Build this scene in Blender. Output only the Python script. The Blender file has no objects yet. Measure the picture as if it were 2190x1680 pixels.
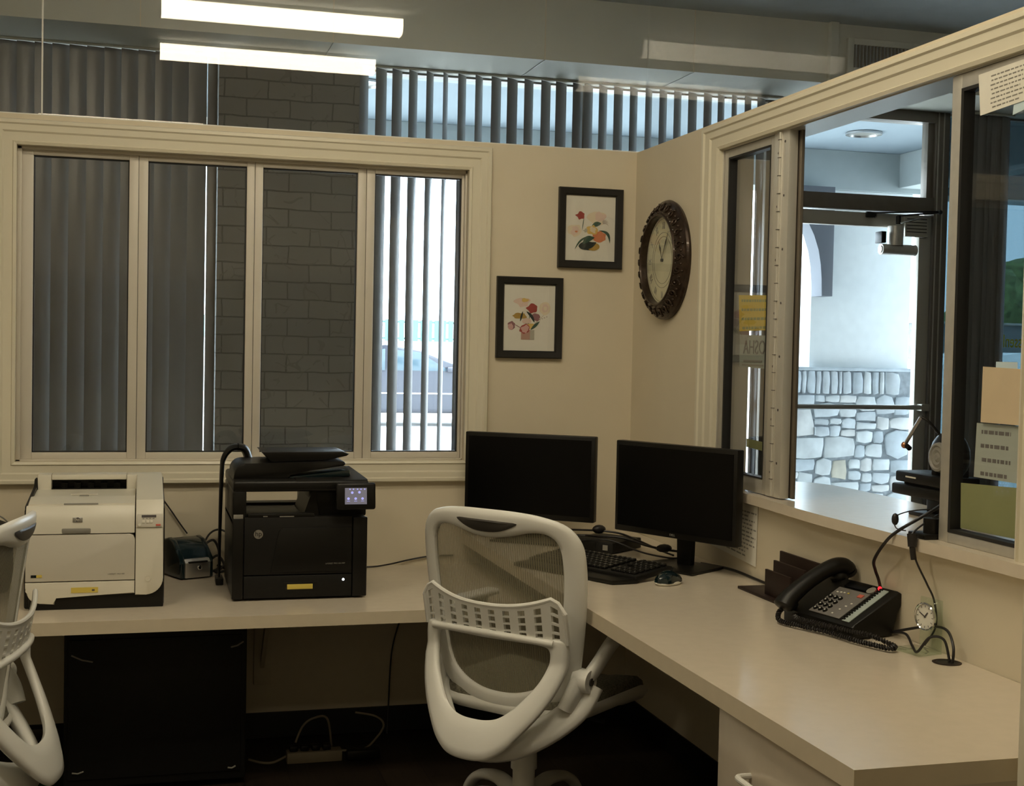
import bpy, bmesh, math, random
from mathutils import Vector, Matrix
random.seed(7)
PI = math.pi
scn = bpy.context.scene
col = scn.collection
R_ = math.radians

# ------------------------------------------------------------------ materials
def mat(name, rgb, rough=.5, metal=0, spec=.5, emit=None, estr=0, coat=0):
    m = bpy.data.materials.new(name); m.use_nodes = True
    b = m.node_tree.nodes['Principled BSDF']
    b.inputs['Base Color'].default_value = (*rgb, 1)
    b.inputs['Roughness'].default_value = rough
    b.inputs['Metallic'].default_value = metal
    b.inputs['Specular IOR Level'].default_value = spec
    b.inputs['Coat Weight'].default_value = coat
    if emit:
        b.inputs['Emission Color'].default_value = (*emit, 1)
        b.inputs['Emission Strength'].default_value = estr
    return m
def nn(m, t, **kw):
    n = m.node_tree.nodes.new(t)
    for k, v in kw.items(): setattr(n, k, v)
    return n
def lk(m, a, b): m.node_tree.links.new(a, b)
def noisy(m, scale=8, amt=.12, bump=0, bscale=60, stretch=None):
    """procedural variation of the base colour and a light bump"""
    b = m.node_tree.nodes['Principled BSDF']
    tc = nn(m, 'ShaderNodeTexCoord'); mp = nn(m, 'ShaderNodeMapping')
    lk(m, tc.outputs['Object'], mp.inputs['Vector'])
    if stretch: mp.inputs['Scale'].default_value = stretch
    n = nn(m, 'ShaderNodeTexNoise'); n.inputs['Scale'].default_value = scale; n.inputs['Detail'].default_value = 5
    lk(m, mp.outputs[0], n.inputs['Vector'])
    r = nn(m, 'ShaderNodeValToRGB')
    c = b.inputs['Base Color'].default_value[:3]
    r.color_ramp.elements[0].position = .3; r.color_ramp.elements[1].position = .7
    r.color_ramp.elements[0].color = (*[x * (1 - amt) for x in c], 1)
    r.color_ramp.elements[1].color = (*[min(1, x * (1 + amt)) for x in c], 1)
    lk(m, n.outputs['Fac'], r.inputs['Fac']); lk(m, r.outputs[0], b.inputs['Base Color'])
    if bump:
        n2 = nn(m, 'ShaderNodeTexNoise'); n2.inputs['Scale'].default_value = bscale
        lk(m, mp.outputs[0], n2.inputs['Vector'])
        bp = nn(m, 'ShaderNodeBump'); bp.inputs['Strength'].default_value = bump; bp.inputs['Distance'].default_value = .002
        lk(m, n2.outputs['Fac'], bp.inputs['Height']); lk(m, bp.outputs[0], b.inputs['Normal'])
    return m
def glass(name, f0=.04, tint=(1, 1, 1)):
    m = bpy.data.materials.new(name); m.use_nodes = True
    nt = m.node_tree; nt.nodes.clear()
    out = nn(m, 'ShaderNodeOutputMaterial'); mix = nn(m, 'ShaderNodeMixShader')
    tr = nn(m, 'ShaderNodeBsdfTransparent'); tr.inputs[0].default_value = (*tint, 1)
    gl = nn(m, 'ShaderNodeBsdfGlossy'); gl.inputs['Roughness'].default_value = 0.0
    geo = nn(m, 'ShaderNodeNewGeometry')
    dot = nn(m, 'ShaderNodeVectorMath', operation='DOT_PRODUCT')
    lk(m, geo.outputs['Normal'], dot.inputs[0]); lk(m, geo.outputs['Incoming'], dot.inputs[1])
    ab = nn(m, 'ShaderNodeMath', operation='ABSOLUTE'); lk(m, dot.outputs['Value'], ab.inputs[0])
    s = nn(m, 'ShaderNodeMath', operation='SUBTRACT'); s.inputs[0].default_value = 1; lk(m, ab.outputs[0], s.inputs[1])
    p = nn(m, 'ShaderNodeMath', operation='POWER'); lk(m, s.outputs[0], p.inputs[0]); p.inputs[1].default_value = 5
    ma = nn(m, 'ShaderNodeMath', operation='MULTIPLY_ADD'); lk(m, p.outputs[0], ma.inputs[0])
    ma.inputs[1].default_value = 1 - f0; ma.inputs[2].default_value = f0
    lk(m, ma.outputs[0], mix.inputs[0]); lk(m, tr.outputs[0], mix.inputs[1]); lk(m, gl.outputs[0], mix.inputs[2])
    lk(m, mix.outputs[0], out.inputs[0])
    return m
def stripes_mesh_mat(name, rgb, axis='X', pitch=.0065, open_=.45):
    """woven chair mesh: opaque threads with see-through gaps"""
    m = bpy.data.materials.new(name); m.use_nodes = True
    nt = m.node_tree; b = nt.nodes['Principled BSDF']; out = nt.nodes['Material Output']
    b.inputs['Base Color'].default_value = (*rgb, 1); b.inputs['Roughness'].default_value = .7
    tc = nn(m, 'ShaderNodeTexCoord'); w = nn(m, 'ShaderNodeTexWave', wave_type='BANDS', bands_direction=axis)
    w.inputs['Scale'].default_value = .314 / pitch
    lk(m, tc.outputs['Object'], w.inputs['Vector'])
    w2 = nn(m, 'ShaderNodeTexWave', wave_type='BANDS', bands_direction='Z'); w2.inputs['Scale'].default_value = .314 / .0028
    lk(m, tc.outputs['Object'], w2.inputs['Vector'])
    r = nn(m, 'ShaderNodeMapRange'); lk(m, w.outputs['Fac'], r.inputs['Value'])
    r.inputs['From Min'].default_value = .1; r.inputs['From Max'].default_value = .4
    r.inputs['To Min'].default_value = 1; r.inputs['To Max'].default_value = .34
    mu = nn(m, 'ShaderNodeMath', operation='MULTIPLY'); lk(m, r.outputs[0], mu.inputs[0]); mu.inputs[1].default_value = open_ / .45 * .55
    tr = nn(m, 'ShaderNodeBsdfTransparent'); mix = nn(m, 'ShaderNodeMixShader')
    lk(m, mu.outputs[0], mix.inputs[0]); lk(m, b.outputs[0], mix.inputs[1]); lk(m, tr.outputs[0], mix.inputs[2])
    lk(m, mix.outputs[0], out.inputs[0])
    return m

M = {}
M['wall'] = noisy(mat('wall_paint', (.67, .60, .46), .6, spec=.3), 5, .02, .12, 90)
M['trim'] = mat('trim_paint', (.70, .655, .52), .35)
M['sash'] = mat('sash_cream', (.62, .58, .50), .4)
M['alu'] = noisy(mat('aluminium', (.50, .48, .43), .38, .35), 40, .05)
M['alu_l'] = mat('aluminium_light', (.62, .60, .54), .35, .4)
M['black_rubber'] = mat('black_rubber', (.012, .012, .012), .5)
M['laminate'] = noisy(mat('laminate', (.645, .57, .46), .20, spec=.55), 30, .02)
M['lam_edge'] = noisy(mat('laminate_edge', (.66, .575, .43), .4), 30, .02)
M['ceil'] = noisy(mat('ceiling_paint', (.55, .57, .56), .8), 12, .04)
M['soffit'] = noisy(mat('bulkhead_paint', (.56, .55, .47), .7), 3, .04)
M['base'] = mat('vinyl_baseboard', (.008, .008, .008), .5)
M['dark'] = mat('black_plastic', (.0065, .006, .005), .38, spec=.3)
M['dark_m'] = noisy(mat('black_matte_plastic', (.009, .0085, .0075), .5, spec=.25), 80, .15)
M['screen'] = mat('monitor_screen', (.0022, .0022, .0022), .3, spec=.18)
M['white_pl'] = mat('white_printer_plastic', (.70, .67, .57), .38)
M['white_pl2'] = mat('white_printer_door', (.60, .57, .49), .5)
M['grey_pl'] = mat('grey_plastic', (.25, .24, .21), .4)
M['strip'] = mat('label_strip', (.36, .42, .40), .6)
M['key_pl'] = mat('dark_grey_plate', (.16, .15, .14), .45)
M['chair'] = mat('white_chair_plastic', (.76, .755, .71), .32)
M['mesh'] = stripes_mesh_mat('chair_mesh', (.24, .22, .15))
M['seatmesh'] = noisy(mat('seat_mesh', (.16, .15, .11), .8), 150, .5)
M['pad'] = mat('handle_pad', (.05, .045, .04), .45)
M['metal'] = mat('brushed_metal', (.55, .54, .52), .3, .9)
M['chrome'] = mat('chrome', (.75, .75, .75), .12, 1)
M['copper'] = mat('copper', (.6, .28, .15), .3, .9)
M['brown'] = mat('dark_brown_board', (.022, .012, .009), .5, spec=.3)
M['frame'] = mat('black_frame', (.009, .008, .007), .45)
M['paper'] = noisy(mat('paper', (.74, .72, .64), .8), 30, .02)
M['manila'] = noisy(mat('manila_paper', (.62, .50, .33), .8), 20, .03)
M['yellow'] = mat('yellow_paper', (.66, .52, .10), .7)
M['letter_y'] = mat('window_letters', (.75, .62, .06), .6)
_m = M['letter_y']; _t = nn(_m, 'ShaderNodeBsdfTranslucent'); _t.inputs[0].default_value = (.75, .65, .08, 1); _x = nn(_m, 'ShaderNodeMixShader'); _x.inputs[0].default_value = .8
lk(_m, _m.node_tree.nodes['Principled BSDF'].outputs[0], _x.inputs[1]); lk(_m, _t.outputs[0], _x.inputs[2]); lk(_m, _x.outputs[0], _m.node_tree.nodes['Material Output'].inputs[0])
M['lime'] = noisy(mat('pale_green_paper', (.30, .32, .15), .7), 5, .06)
M['poster_pale'] = mat('poster_paper', (.40, .44, .39), .8)
M['bluish'] = mat('pale_blue_paper', (.55, .68, .75), .7)
M['ink'] = mat('ink', (.08, .07, .07), .7)
M['bronze'] = noisy(mat('clock_bronze', (.040, .024, .015), .34, .5, coat=.2), 60, .45)
M['dial'] = noisy(mat('clock_dial', (.62, .60, .42), .6), 9, .08)
M['alu_dk'] = noisy(mat('storefront_bronze', (.15, .128, .10), .4, .2), 20, .06)
M['stile'] = mat('door_stile', (.40, .37, .31), .4, .2)
M['glass'] = glass('glass_clear')
M['glass_r'] = glass('glass_coated', .14)
M['glass_ext'] = glass('glass_exterior', .03)
M['glass_tint'] = glass('glass_tinted', .04, (.17, .215, .235))
M['acrylic'] = glass('acrylic', .045, (.93, .98, .93))
M['vane'] = noisy(mat('blind_vane', (.155, .15, .14), .3, spec=.45), 20, .06, stretch=(1, 1, .05))
M['wire'] = mat('black_cable', (.012, .010, .010), .45)
M['wire_w'] = mat('white_cable', (.30, .26, .19), .5)
M['teal'] = mat('dark_teal_plastic', (.003, .012, .015), .18, coat=.5)
M['red'] = mat('red_button', (.55, .12, .08), .5)
M['led_g'] = mat('green_led', (0, .2, 0), .5, emit=(.05, 1, .15), estr=4)
M['led_r'] = mat('red_led', (.3, 0, 0), .5, emit=(1, .02, .03), estr=2.0)
M['led_w'] = mat('white_led', (.5, .5, .5), .5, emit=(.8, .95, 1), estr=4)
M['lcd'] = mat('touch_screen', (.05, .05, .05), .3, emit=(.25, .23, .27), estr=.55)
M['icon'] = mat('screen_icons', (.1, .1, .1), .3, emit=(.45, .45, 1), estr=.9)
M['lamp'] = mat('lamp_diffuser', (.8, .8, .75), .6, emit=(1, .86, .62), estr=24)
M['lamp_end'] = mat('lamp_endcap', (.7, .7, .65), .5)
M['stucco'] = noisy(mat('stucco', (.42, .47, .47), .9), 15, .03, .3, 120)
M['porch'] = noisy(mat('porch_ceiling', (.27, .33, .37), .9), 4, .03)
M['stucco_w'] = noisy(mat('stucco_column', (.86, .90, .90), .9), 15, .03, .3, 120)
M['ground'] = noisy(mat('concrete_ground', (.62, .61, .58), .9), 2, .06)
M['asphalt'] = noisy(mat('asphalt', (.30, .31, .33), .9), 3, .1)
M['bracket'] = mat('dark_timber', (.12, .13, .15), .7)
M['mortar'] = noisy(mat('mortar', (.36, .40, .43), .95), 30, .2)
M['car'] = mat('car_paint', (.03, .035, .05), .25, .3, coat=.6)
M['carglass'] = mat('car_glass', (.05, .08, .1), .1)
M['tyre'] = mat('tyre', (.02, .02, .02), .8)
M['green_f'] = mat('green_fence', (.07, .18, .17), .6)
M['greyf'] = noisy(mat('grey_fence_mesh', (.12, .13, .13), .8), 25, .3)
M['leaf'] = noisy(mat('foliage', (.10, .15, .05), .9), 4, .5, 1, 12)
M['trunk'] = mat('tree_trunk', (.08, .06, .04), .9)
M['van'] = mat('white_van_paint', (.9, .9, .9), .3)
for i, c in enumerate([(.60, .65, .68), (.66, .70, .71), (.54, .60, .64), (.64, .60, .50), (.72, .73, .72)]):
    M['stone%d' % i] = noisy(mat('stone_%d' % i, c, .9), 9, .16, .6, 40)

# floor : dark wood planks
def floor_mat():
    m = mat('dark_wood_floor', (.05, .035, .025), .45)
    b = m.node_tree.nodes['Principled BSDF']
    tc = nn(m, 'ShaderNodeTexCoord'); br = nn(m, 'ShaderNodeTexBrick')
    mp = nn(m, 'ShaderNodeMapping'); mp.inputs['Rotation'].default_value = (0, 0, PI / 2)
    lk(m, tc.outputs['Object'], mp.inputs[0]); lk(m, mp.outputs[0], br.inputs['Vector'])
    br.inputs['Scale'].default_value = 1; br.inputs['Brick Width'].default_value = 1.1; br.inputs['Row Height'].default_value = .15
    br.inputs['Mortar Size'].default_value = .002
    br.inputs['Color1'].default_value = (.060, .042, .030, 1); br.inputs['Color2'].default_value = (.035, .024, .018, 1)
    br.inputs['Mortar'].default_value = (.008, .006, .005, 1)
    n = nn(m, 'ShaderNodeTexNoise'); n.inputs['Scale'].default_value = 14
    mp2 = nn(m, 'ShaderNodeMapping'); mp2.inputs['Scale'].default_value = (6, .5, 1)
    lk(m, tc.outputs['Object'], mp2.inputs[0]); lk(m, mp2.outputs[0], n.inputs['Vector'])
    mx = nn(m, 'ShaderNodeMixRGB', blend_type='MULTIPLY'); mx.inputs[0].default_value = .8
    lk(m, br.outputs['Color'], mx.inputs[1]); lk(m, n.outputs['Fac'], mx.inputs[2]); lk(m, mx.outputs[0], b.inputs['Base Color'])
    return m
M['floor'] = floor_mat()
# painted brick
def brick_mat():
    m = mat('painted_brick', (.2, .19, .17), .7)
    b = m.node_tree.nodes['Principled BSDF']
    tc = nn(m, 'ShaderNodeTexCoord'); mp = nn(m, 'ShaderNodeMapping')
    mp.inputs['Rotation'].default_value = (R_(90), 0, 0)
    sx = nn(m, 'ShaderNodeSeparateXYZ'); cx = nn(m, 'ShaderNodeCombineXYZ')
    lk(m, tc.outputs['Object'], sx.inputs[0])
    ad = nn(m, 'ShaderNodeMath', operation='ADD'); lk(m, sx.outputs['X'], ad.inputs[0]); lk(m, sx.outputs['Y'], ad.inputs[1])
    lk(m, ad.outputs[0], cx.inputs['X']); lk(m, sx.outputs['Z'], cx.inputs['Y'])
    nz = nn(m, 'ShaderNodeTexNoise'); nz.inputs['Scale'].default_value = 7
    lk(m, cx.outputs[0], nz.inputs['Vector'])
    wa = nn(m, 'ShaderNodeMixRGB', blend_type='LINEAR_LIGHT'); wa.inputs[0].default_value = .008
    lk(m, cx.outputs[0], wa.inputs[1]); lk(m, nz.outputs['Color'], wa.inputs[2])
    br = nn(m, 'ShaderNodeTexBrick'); lk(m, wa.outputs[0], br.inputs['Vector'])
    br.inputs['Scale'].default_value = 1; br.inputs['Brick Width'].default_value = .205; br.inputs['Row Height'].default_value = .0865
    br.inputs['Mortar Size'].default_value = .0035; br.inputs['Mortar Smooth'].default_value = .3
    br.inputs['Color1'].default_value = (.19, .182, .16, 1); br.inputs['Color2'].default_value = (.17, .163, .145, 1)
    br.inputs['Mortar'].default_value = (.105, .10, .085, 1)
    # trowel scratches
    vo = nn(m, 'ShaderNodeTexVoronoi', feature='DISTANCE_TO_EDGE'); vo.inputs['Scale'].default_value = 8
    wn = nn(m, 'ShaderNodeTexNoise'); wn.inputs['Scale'].default_value = 3
    lk(m, cx.outputs[0], wn.inputs['Vector'])
    w2 = nn(m, 'ShaderNodeMixRGB', blend_type='LINEAR_LIGHT'); w2.inputs[0].default_value = .16
    lk(m, cx.outputs[0], w2.inputs[1]); lk(m, wn.outputs['Color'], w2.inputs[2]); lk(m, w2.outputs[0], vo.inputs['Vector'])
    lt = nn(m, 'ShaderNodeMath', operation='LESS_THAN'); lk(m, vo.outputs['Distance'], lt.inputs[0]); lt.inputs[1].default_value = .022
    n3 = nn(m, 'ShaderNodeTexNoise'); n3.inputs['Scale'].default_value = 11; lk(m, cx.outputs[0], n3.inputs['Vector'])
    gt = nn(m, 'ShaderNodeMath', operation='GREATER_THAN'); lk(m, n3.outputs['Fac'], gt.inputs[0]); gt.inputs[1].default_value = .53
    mu = nn(m, 'ShaderNodeMath', operation='MULTIPLY'); lk(m, lt.outputs[0], mu.inputs[0]); lk(m, gt.outputs[0], mu.inputs[1])
    mx = nn(m, 'ShaderNodeMixRGB'); lk(m, mu.outputs[0], mx.inputs[0]); lk(m, br.outputs['Color'], mx.inputs[1])
    mx.inputs[2].default_value = (.15, .14, .12, 1)
    lk(m, mx.outputs[0], b.inputs['Base Color'])
    bp = nn(m, 'ShaderNodeBump'); bp.inputs['Strength'].default_value = .9; bp.inputs['Distance'].default_value = .01; bp.invert = True
    sm = nn(m, 'ShaderNodeMath', operation='MULTIPLY_ADD'); lk(m, mu.outputs[0], sm.inputs[0]); sm.inputs[1].default_value = .5
    lk(m, br.outputs['Fac'], sm.inputs[2]); lk(m, sm.outputs[0], bp.inputs['Height']); lk(m, bp.outputs[0], b.inputs['Normal'])
    return m
M['brick'] = brick_mat()

# ------------------------------------------------------------------ mesh builder
class MB:
    def __init__(s): s.bm = bmesh.new(); s.mats = []
    def _mi(s, m):
        m = M[m] if isinstance(m, str) else m
        if m is None: return 0
        if m not in s.mats: s.mats.append(m)
        return s.mats.index(m)
    def _begin(s):
        s.of = set(s.bm.faces); s.nv = set(s.bm.verts)
    def _end(s, m, X=None):
        i = s._mi(m)
        for f in s.bm.faces:
            if f not in s.of: f.material_index = i
        if X is not None:
            for v in s.bm.verts:
                if v not in s.nv: v.co = X @ v.co
        return s
    def box(s, x0, x1, y0, y1, z0, z1, m='dark', bev=0, seg=2, X=None):
        s._begin()
        vs = [s.bm.verts.new(c) for c in [(x0,y0,z0),(x1,y0,z0),(x1,y1,z0),(x0,y1,z0),(x0,y0,z1),(x1,y0,z1),(x1,y1,z1),(x0,y1,z1)]]
        fs = [s.bm.faces.new([vs[i] for i in q]) for q in [(0,3,2,1),(4,5,6,7),(0,1,5,4),(1,2,6,5),(2,3,7,6),(3,0,4,7)]]
        if bev > 0:
            es = list({e for f in fs for e in f.edges})
            bmesh.ops.bevel(s.bm, geom=es, offset=bev, segments=seg, profile=.5, affect='EDGES', clamp_overlap=True)
        return s._end(m, X)
    def prism(s, pts, a, b, axis='z', m='dark', bev=0, X=None, seg=2):
        """polygon pts (2d) extruded along axis from a to b. axis x: pts=(y,z); y: pts=(x,z); z: pts=(x,y)"""
        s._begin()
        def P(p, t): return {'x': (t, p[0], p[1]), 'y': (p[0], t, p[1]), 'z': (p[0], p[1], t)}[axis]
        v0 = [s.bm.verts.new(P(p, a)) for p in pts]; v1 = [s.bm.verts.new(P(p, b)) for p in pts]
        n = len(pts); fs = [s.bm.faces.new(v0[::-1]), s.bm.faces.new(v1)]
        for i in range(n): fs.append(s.bm.faces.new([v0[i], v0[(i+1) % n], v1[(i+1) % n], v1[i]]))
        if bev > 0:
            es = list({e for f in fs[:2] for e in f.edges})
            bmesh.ops.bevel(s.bm, geom=es, offset=bev, segments=seg, profile=.5, affect='EDGES', clamp_overlap=True)
            fs = [f for f in s.bm.faces if f not in s.of]
        bmesh.ops.recalc_face_normals(s.bm, faces=fs)
        return s._end(m, X)
    def cyl(s, p0, p1, r0, r1=None, m='dark', seg=20, caps=True):
        r1 = r0 if r1 is None else r1
        return s.tube([p0, p1], r0, m, seg, radii=[r0, r1], caps=caps)
    def tube(s, pts, r, m='dark', seg=10, radii=None, closed=False, caps=True, flat=1, upv=None):
        s._begin()
        pts = [Vector(p) for p in pts]; n = len(pts); rings = []
        T = []
        for i in range(n):
            a = pts[(i-1) % n] if (closed or i > 0) else pts[i]
            b = pts[(i+1) % n] if (closed or i < n-1) else pts[i]
            T.append((b - a).normalized())
        up = Vector(upv) if upv else (Vector((0, 0, 1)) if abs(T[0].z) < .9 else Vector((1, 0, 0)))
        N = (up - T[0] * up.dot(T[0])).normalized()
        for i in range(n):
            if upv:
                N = (Vector(upv) - T[i] * Vector(upv).dot(T[i])).normalized()
            else:
                N = (N - T[i] * N.dot(T[i])).normalized()
            B = T[i].cross(N); rr = radii[i] if radii else r
            rings.append([s.bm.verts.new(pts[i] + (N * math.cos(2*PI*k/seg) * flat + B * math.sin(2*PI*k/seg)) * rr) for k in range(seg)])
        fs = []
        for i in range(n if closed else n-1):
            a, b = rings[i], rings[(i+1) % n]
            for k in range(seg): fs.append(s.bm.faces.new([a[k], a[(k+1) % seg], b[(k+1) % seg], b[k]]))
        if caps and not closed:
            fs.append(s.bm.faces.new(rings[0][::-1])); fs.append(s.bm.faces.new(rings[-1]))
        bmesh.ops.recalc_face_normals(s.bm, faces=fs)
        return s._end(m)
    def lathe(s, prof, m='dark', seg=48, X=None):
        """prof = [(r,h)] about z"""
        s._begin(); rings = []
        for r, h in prof:
            if r < 1e-6: rings.append([s.bm.verts.new((0, 0, h))])
            else: rings.append([s.bm.verts.new((r*math.cos(2*PI*k/seg), r*math.sin(2*PI*k/seg), h)) for k in range(seg)])
        fs = []
        for a, b in zip(rings, rings[1:]):
            for k in range(seg):
                q = []
                for v in ([a[k % len(a)], a[(k+1) % len(a)], b[(k+1) % len(b)], b[k % len(b)]]):
                    if v not in q: q.append(v)
                if len(q) > 2: fs.append(s.bm.faces.new(q))
        bmesh.ops.recalc_face_normals(s.bm, faces=fs)
        return s._end(m, X)
    def ball(s, c, r, m='dark', sub=2, scale=(1, 1, 1), X=None):
        s._begin()
        bmesh.ops.create_icosphere(s.bm, subdivisions=sub, radius=r, matrix=Matrix.Translation(c) @ Matrix.Diagonal((*scale, 1)))
        return s._end(m, X)
    def quads(s, rows, m='dark', closed_u=False, X=None):
        """grid of points -> surface"""
        s._begin()
        V = [[s.bm.verts.new(p) for p in r] for r in rows]; fs = []
        for a, b in zip(V, V[1:]):
            n = len(a)
            for k in range(n if closed_u else n-1): fs.append(s.bm.faces.new([a[k], a[(k+1) % n], b[(k+1) % n], b[k]]))
        return s._end(m, X)
    def poly(s, pts, m='dark'):
        s._begin(); s.bm.faces.new([s.bm.verts.new(p) for p in pts]); return s._end(m)
    def build(s, name, parent=None, loc=None, smooth=35, world=False, mods=None):
        me = bpy.data.meshes.new(name)
        if world and parent is not None:
            X = root_inv(parent)
            for v in s.bm.verts: v.co = X @ v.co
        if loc is not None:
            L = Vector(loc)
            for v in s.bm.verts: v.co = v.co - L
        s.bm.to_mesh(me); s.bm.free()
        for m in s.mats: me.materials.append(m)
        if smooth and me.polygons:
            me.shade_smooth(); me.set_sharp_from_angle(angle=R_(smooth))
        o = bpy.data.objects.new(name, me); col.objects.link(o)
        if parent is not None: o.parent = parent
        if loc is not None: o.location = loc
        if mods: mods(o)
        return o
def root_inv(p):
    while p.parent is not None: p = p.parent
    return (Matrix.Translation(p.location) @ Matrix.Rotation(p.rotation_euler[2], 4, 'Z')).inverted()

def thing(name, label, cat, loc=(0, 0, 0), rotz=0, group=None, kind=None):
    o = bpy.data.objects.new(name, None); col.objects.link(o)
    o.empty_display_size = .05
    o.location = loc; o.rotation_euler = (0, 0, rotz)
    if label: o['label'] = label
    if cat: o['category'] = cat
    if group: o['group'] = group
    if kind: o['kind'] = kind
    return o
def tag(o, label, cat, group=None):
    o['label'] = label; o['category'] = cat
    if group: o['group'] = group
    return o
def struct(o):
    o['kind'] = 'structure'; return o
def text(body, size, X, m, parent=None, name='lettering', depth=.0004, align='CENTER', world=True, wx=1):
    cu = bpy.data.curves.new(name, 'FONT'); cu.body = body; cu.size = size; cu.extrude = depth
    cu.align_x = align; cu.align_y = 'CENTER'; cu.resolution_u = 3
    tmp = bpy.data.objects.new(name, cu); col.objects.link(tmp)
    dg = bpy.context.evaluated_depsgraph_get(); dg.update()
    me = bpy.data.meshes.new_from_object(tmp.evaluated_get(dg))
    bpy.data.objects.remove(tmp)
    me.transform(X @ Matrix.Diagonal((wx, 1, 1, 1)))
    if parent is not None and world: me.transform(root_inv(parent))
    me.materials.clear(); me.materials.append(M[m])
    o = bpy.data.objects.new(name, me); col.objects.link(o)
    if parent is not None: o.parent = parent
    return o
def spline(pts, n=8, closed=False):
    P = [Vector(p) for p in pts]; out = []; N = len(P)
    rng = range(N if closed else N-1)
    for i in rng:
        if closed: p0, p1, p2, p3 = P[(i-1) % N], P[i], P[(i+1) % N], P[(i+2) % N]
        else: p0, p1, p2, p3 = P[max(i-1, 0)], P[i], P[i+1], P[min(i+2, N-1)]
        for k in range(n):
            t = k / n
            out.append(.5*((2*p1) + (p2-p0)*t + (2*p0-5*p1+4*p2-p3)*t*t + (3*p1-p0-3*p2+p3)*t**3))
    if not closed: out.append(P[-1])
    return out
def XZ(x, y, z, rotz=0, tilt=0):
    """matrix that stands a text (xy plane) up facing -y at (x,y,z)"""
    return Matrix.Translation((x, y, z)) @ Matrix.Rotation(rotz, 4, 'Z') @ Matrix.Rotation(PI/2 - tilt, 4, 'X')
def FX(x, y, z):
    """stands a text up facing -x (seen from the room, reading along -y)"""
    return Matrix.Translation((x, y, z)) @ Matrix.Rotation(-PI/2, 4, 'Z') @ Matrix.Rotation(PI/2, 4, 'X')

# ------------------------------------------------------------------ camera
fy, fp, fr = R_(15.6106), R_(-2.0068), R_(1.1818)
fwd = Vector((math.sin(fy)*math.cos(fp), math.cos(fy)*math.cos(fp), math.sin(fp)))
ri = Vector((math.cos(fy), -math.sin(fy), 0)); up = ri.cross(fwd)
r2 = ri*math.cos(fr) + up*math.sin(fr); u2 = -ri*math.sin(fr) + up*math.cos(fr)
cam = bpy.data.cameras.new('camera'); co = bpy.data.objects.new('camera', cam); col.objects.link(co)
Mc = Matrix((r2, u2, -fwd)).transposed().to_4x4(); Mc.translation = (-1.832, -4.8303, 1.4432)
co.matrix_world = Mc
cam.sensor_width = 36; cam.lens = 2825.9/2190*36; cam.clip_start = .02; cam.clip_end = 300
scn.camera = co

# ------------------------------------------------------------------ setting : office shell
T = 2.203; CZ = 3.08
# casing swept round a path of corners; sx widens the horizontal offset
CAS = [(0, .0), (0, .014), (.010, .018), (.013, .013), (.040, .016), (.046, .021), (.066, .023), (.071, .028), (.082, .027), (.086, .020), (.086, 0)]
def casing(name, corners, outs, place, m='trim'):
    b = MB(); loops = []
    for o, d in CAS:
        loops.append([place(c[0] + q[0]*o, c[1] + q[1]*o, d) for c, q in zip(corners, outs)])
    b.quads(loops, m, closed_u=(len(corners) == 4 and place.closed))
    bmesh.ops.recalc_face_normals(b.bm, faces=b.bm.faces[:])
    return b.build(name, smooth=20)
def place_back(x, z, d): return (x, -d, z)
place_back.closed = True
def place_right(y, z, d): return (-d, y, z)
place_right.closed = False

# back partition wall with window hole
wx0, wx1, wz0, wz1 = -2.255, -.668, 1.012, 2.098
b = MB()
b.box(-4.3, wx0, 0, .11, 0, T, 'wall'); b.box(wx1, .11, 0, .11, 0, T, 'wall')
b.box(wx0, wx1, 0, .11, 0, wz0, 'wall'); b.box(wx0, wx1, 0, .11, wz1, T, 'wall')
struct(b.build('wall_back', smooth=0))
struct(casing('trim_1', [(wx0, wz0), (wx1, wz0), (wx1, wz1), (wx0, wz1)], [(-1, -.9), (1, -.9), (1, 1), (-1, 1)], place_back))
# right partition wall with pass-through
oy0, oy1, oz0, oz1 = -2.385, -.797, .972, 2.105
b = MB()
b.box(0, .11, oy1, 0, 0, T, 'wall'); b.box(0, .11, -6.2, oy0, 0, T, 'wall')
b.box(0, .11, oy0, oy1, 0, oz0, 'wall'); b.box(0, .11, oy0, oy1, oz1, T, 'wall')
struct(b.build('wall_right', smooth=0))
struct(casing('trim_2', [(oy1, 1.003), (oy1, oz1), (oy0, oz1), (oy0, 1.003)], [(1.45, 0), (1.45, .95), (-1, .95), (-1, 0)], place_right))
# wall end (door side) close to the camera on the right
b = MB(); b.box(-.415, 0, -3.07, -2.95, 0, T, 'trim', .004); struct(b.build('wall_near', smooth=0))
# left wall, wall behind the camera, lobby side wall
b = MB(); b.box(-4.42, -4.3, -6.2, 1.7, 0, CZ, 'wall'); struct(b.build('wall_left', smooth=0))
b = MB(); b.box(-4.42, 5.6, -6.32, -6.2, 0, CZ, 'wall'); struct(b.build('wall_front', smooth=0))
b = MB(); b.box(5.5, 5.62, -6.2, 1.7, 0, CZ, 'wall'); struct(b.build('wall_lobby', smooth=0))
b = MB(); b.box(-4.42, 5.62, -6.32, 1.9, -.08, 0, 'floor'); struct(b.build('floor', smooth=0))
b = MB(); b.box(-4.42, 5.62, -6.32, 1.9, CZ+.02, CZ+.14, 'ceil'); struct(b.build('ceiling', smooth=0))
b = MB(); b.box(-4.3, 0, -.008, 0, 0, .095, 'base', .002); struct(b.build('baseboard_back', smooth=0))
b = MB(); b.box(-.008, 0, -2.95, -.008, 0, .095, 'base', .002); struct(b.build('baseboard_right', smooth=0))
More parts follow.
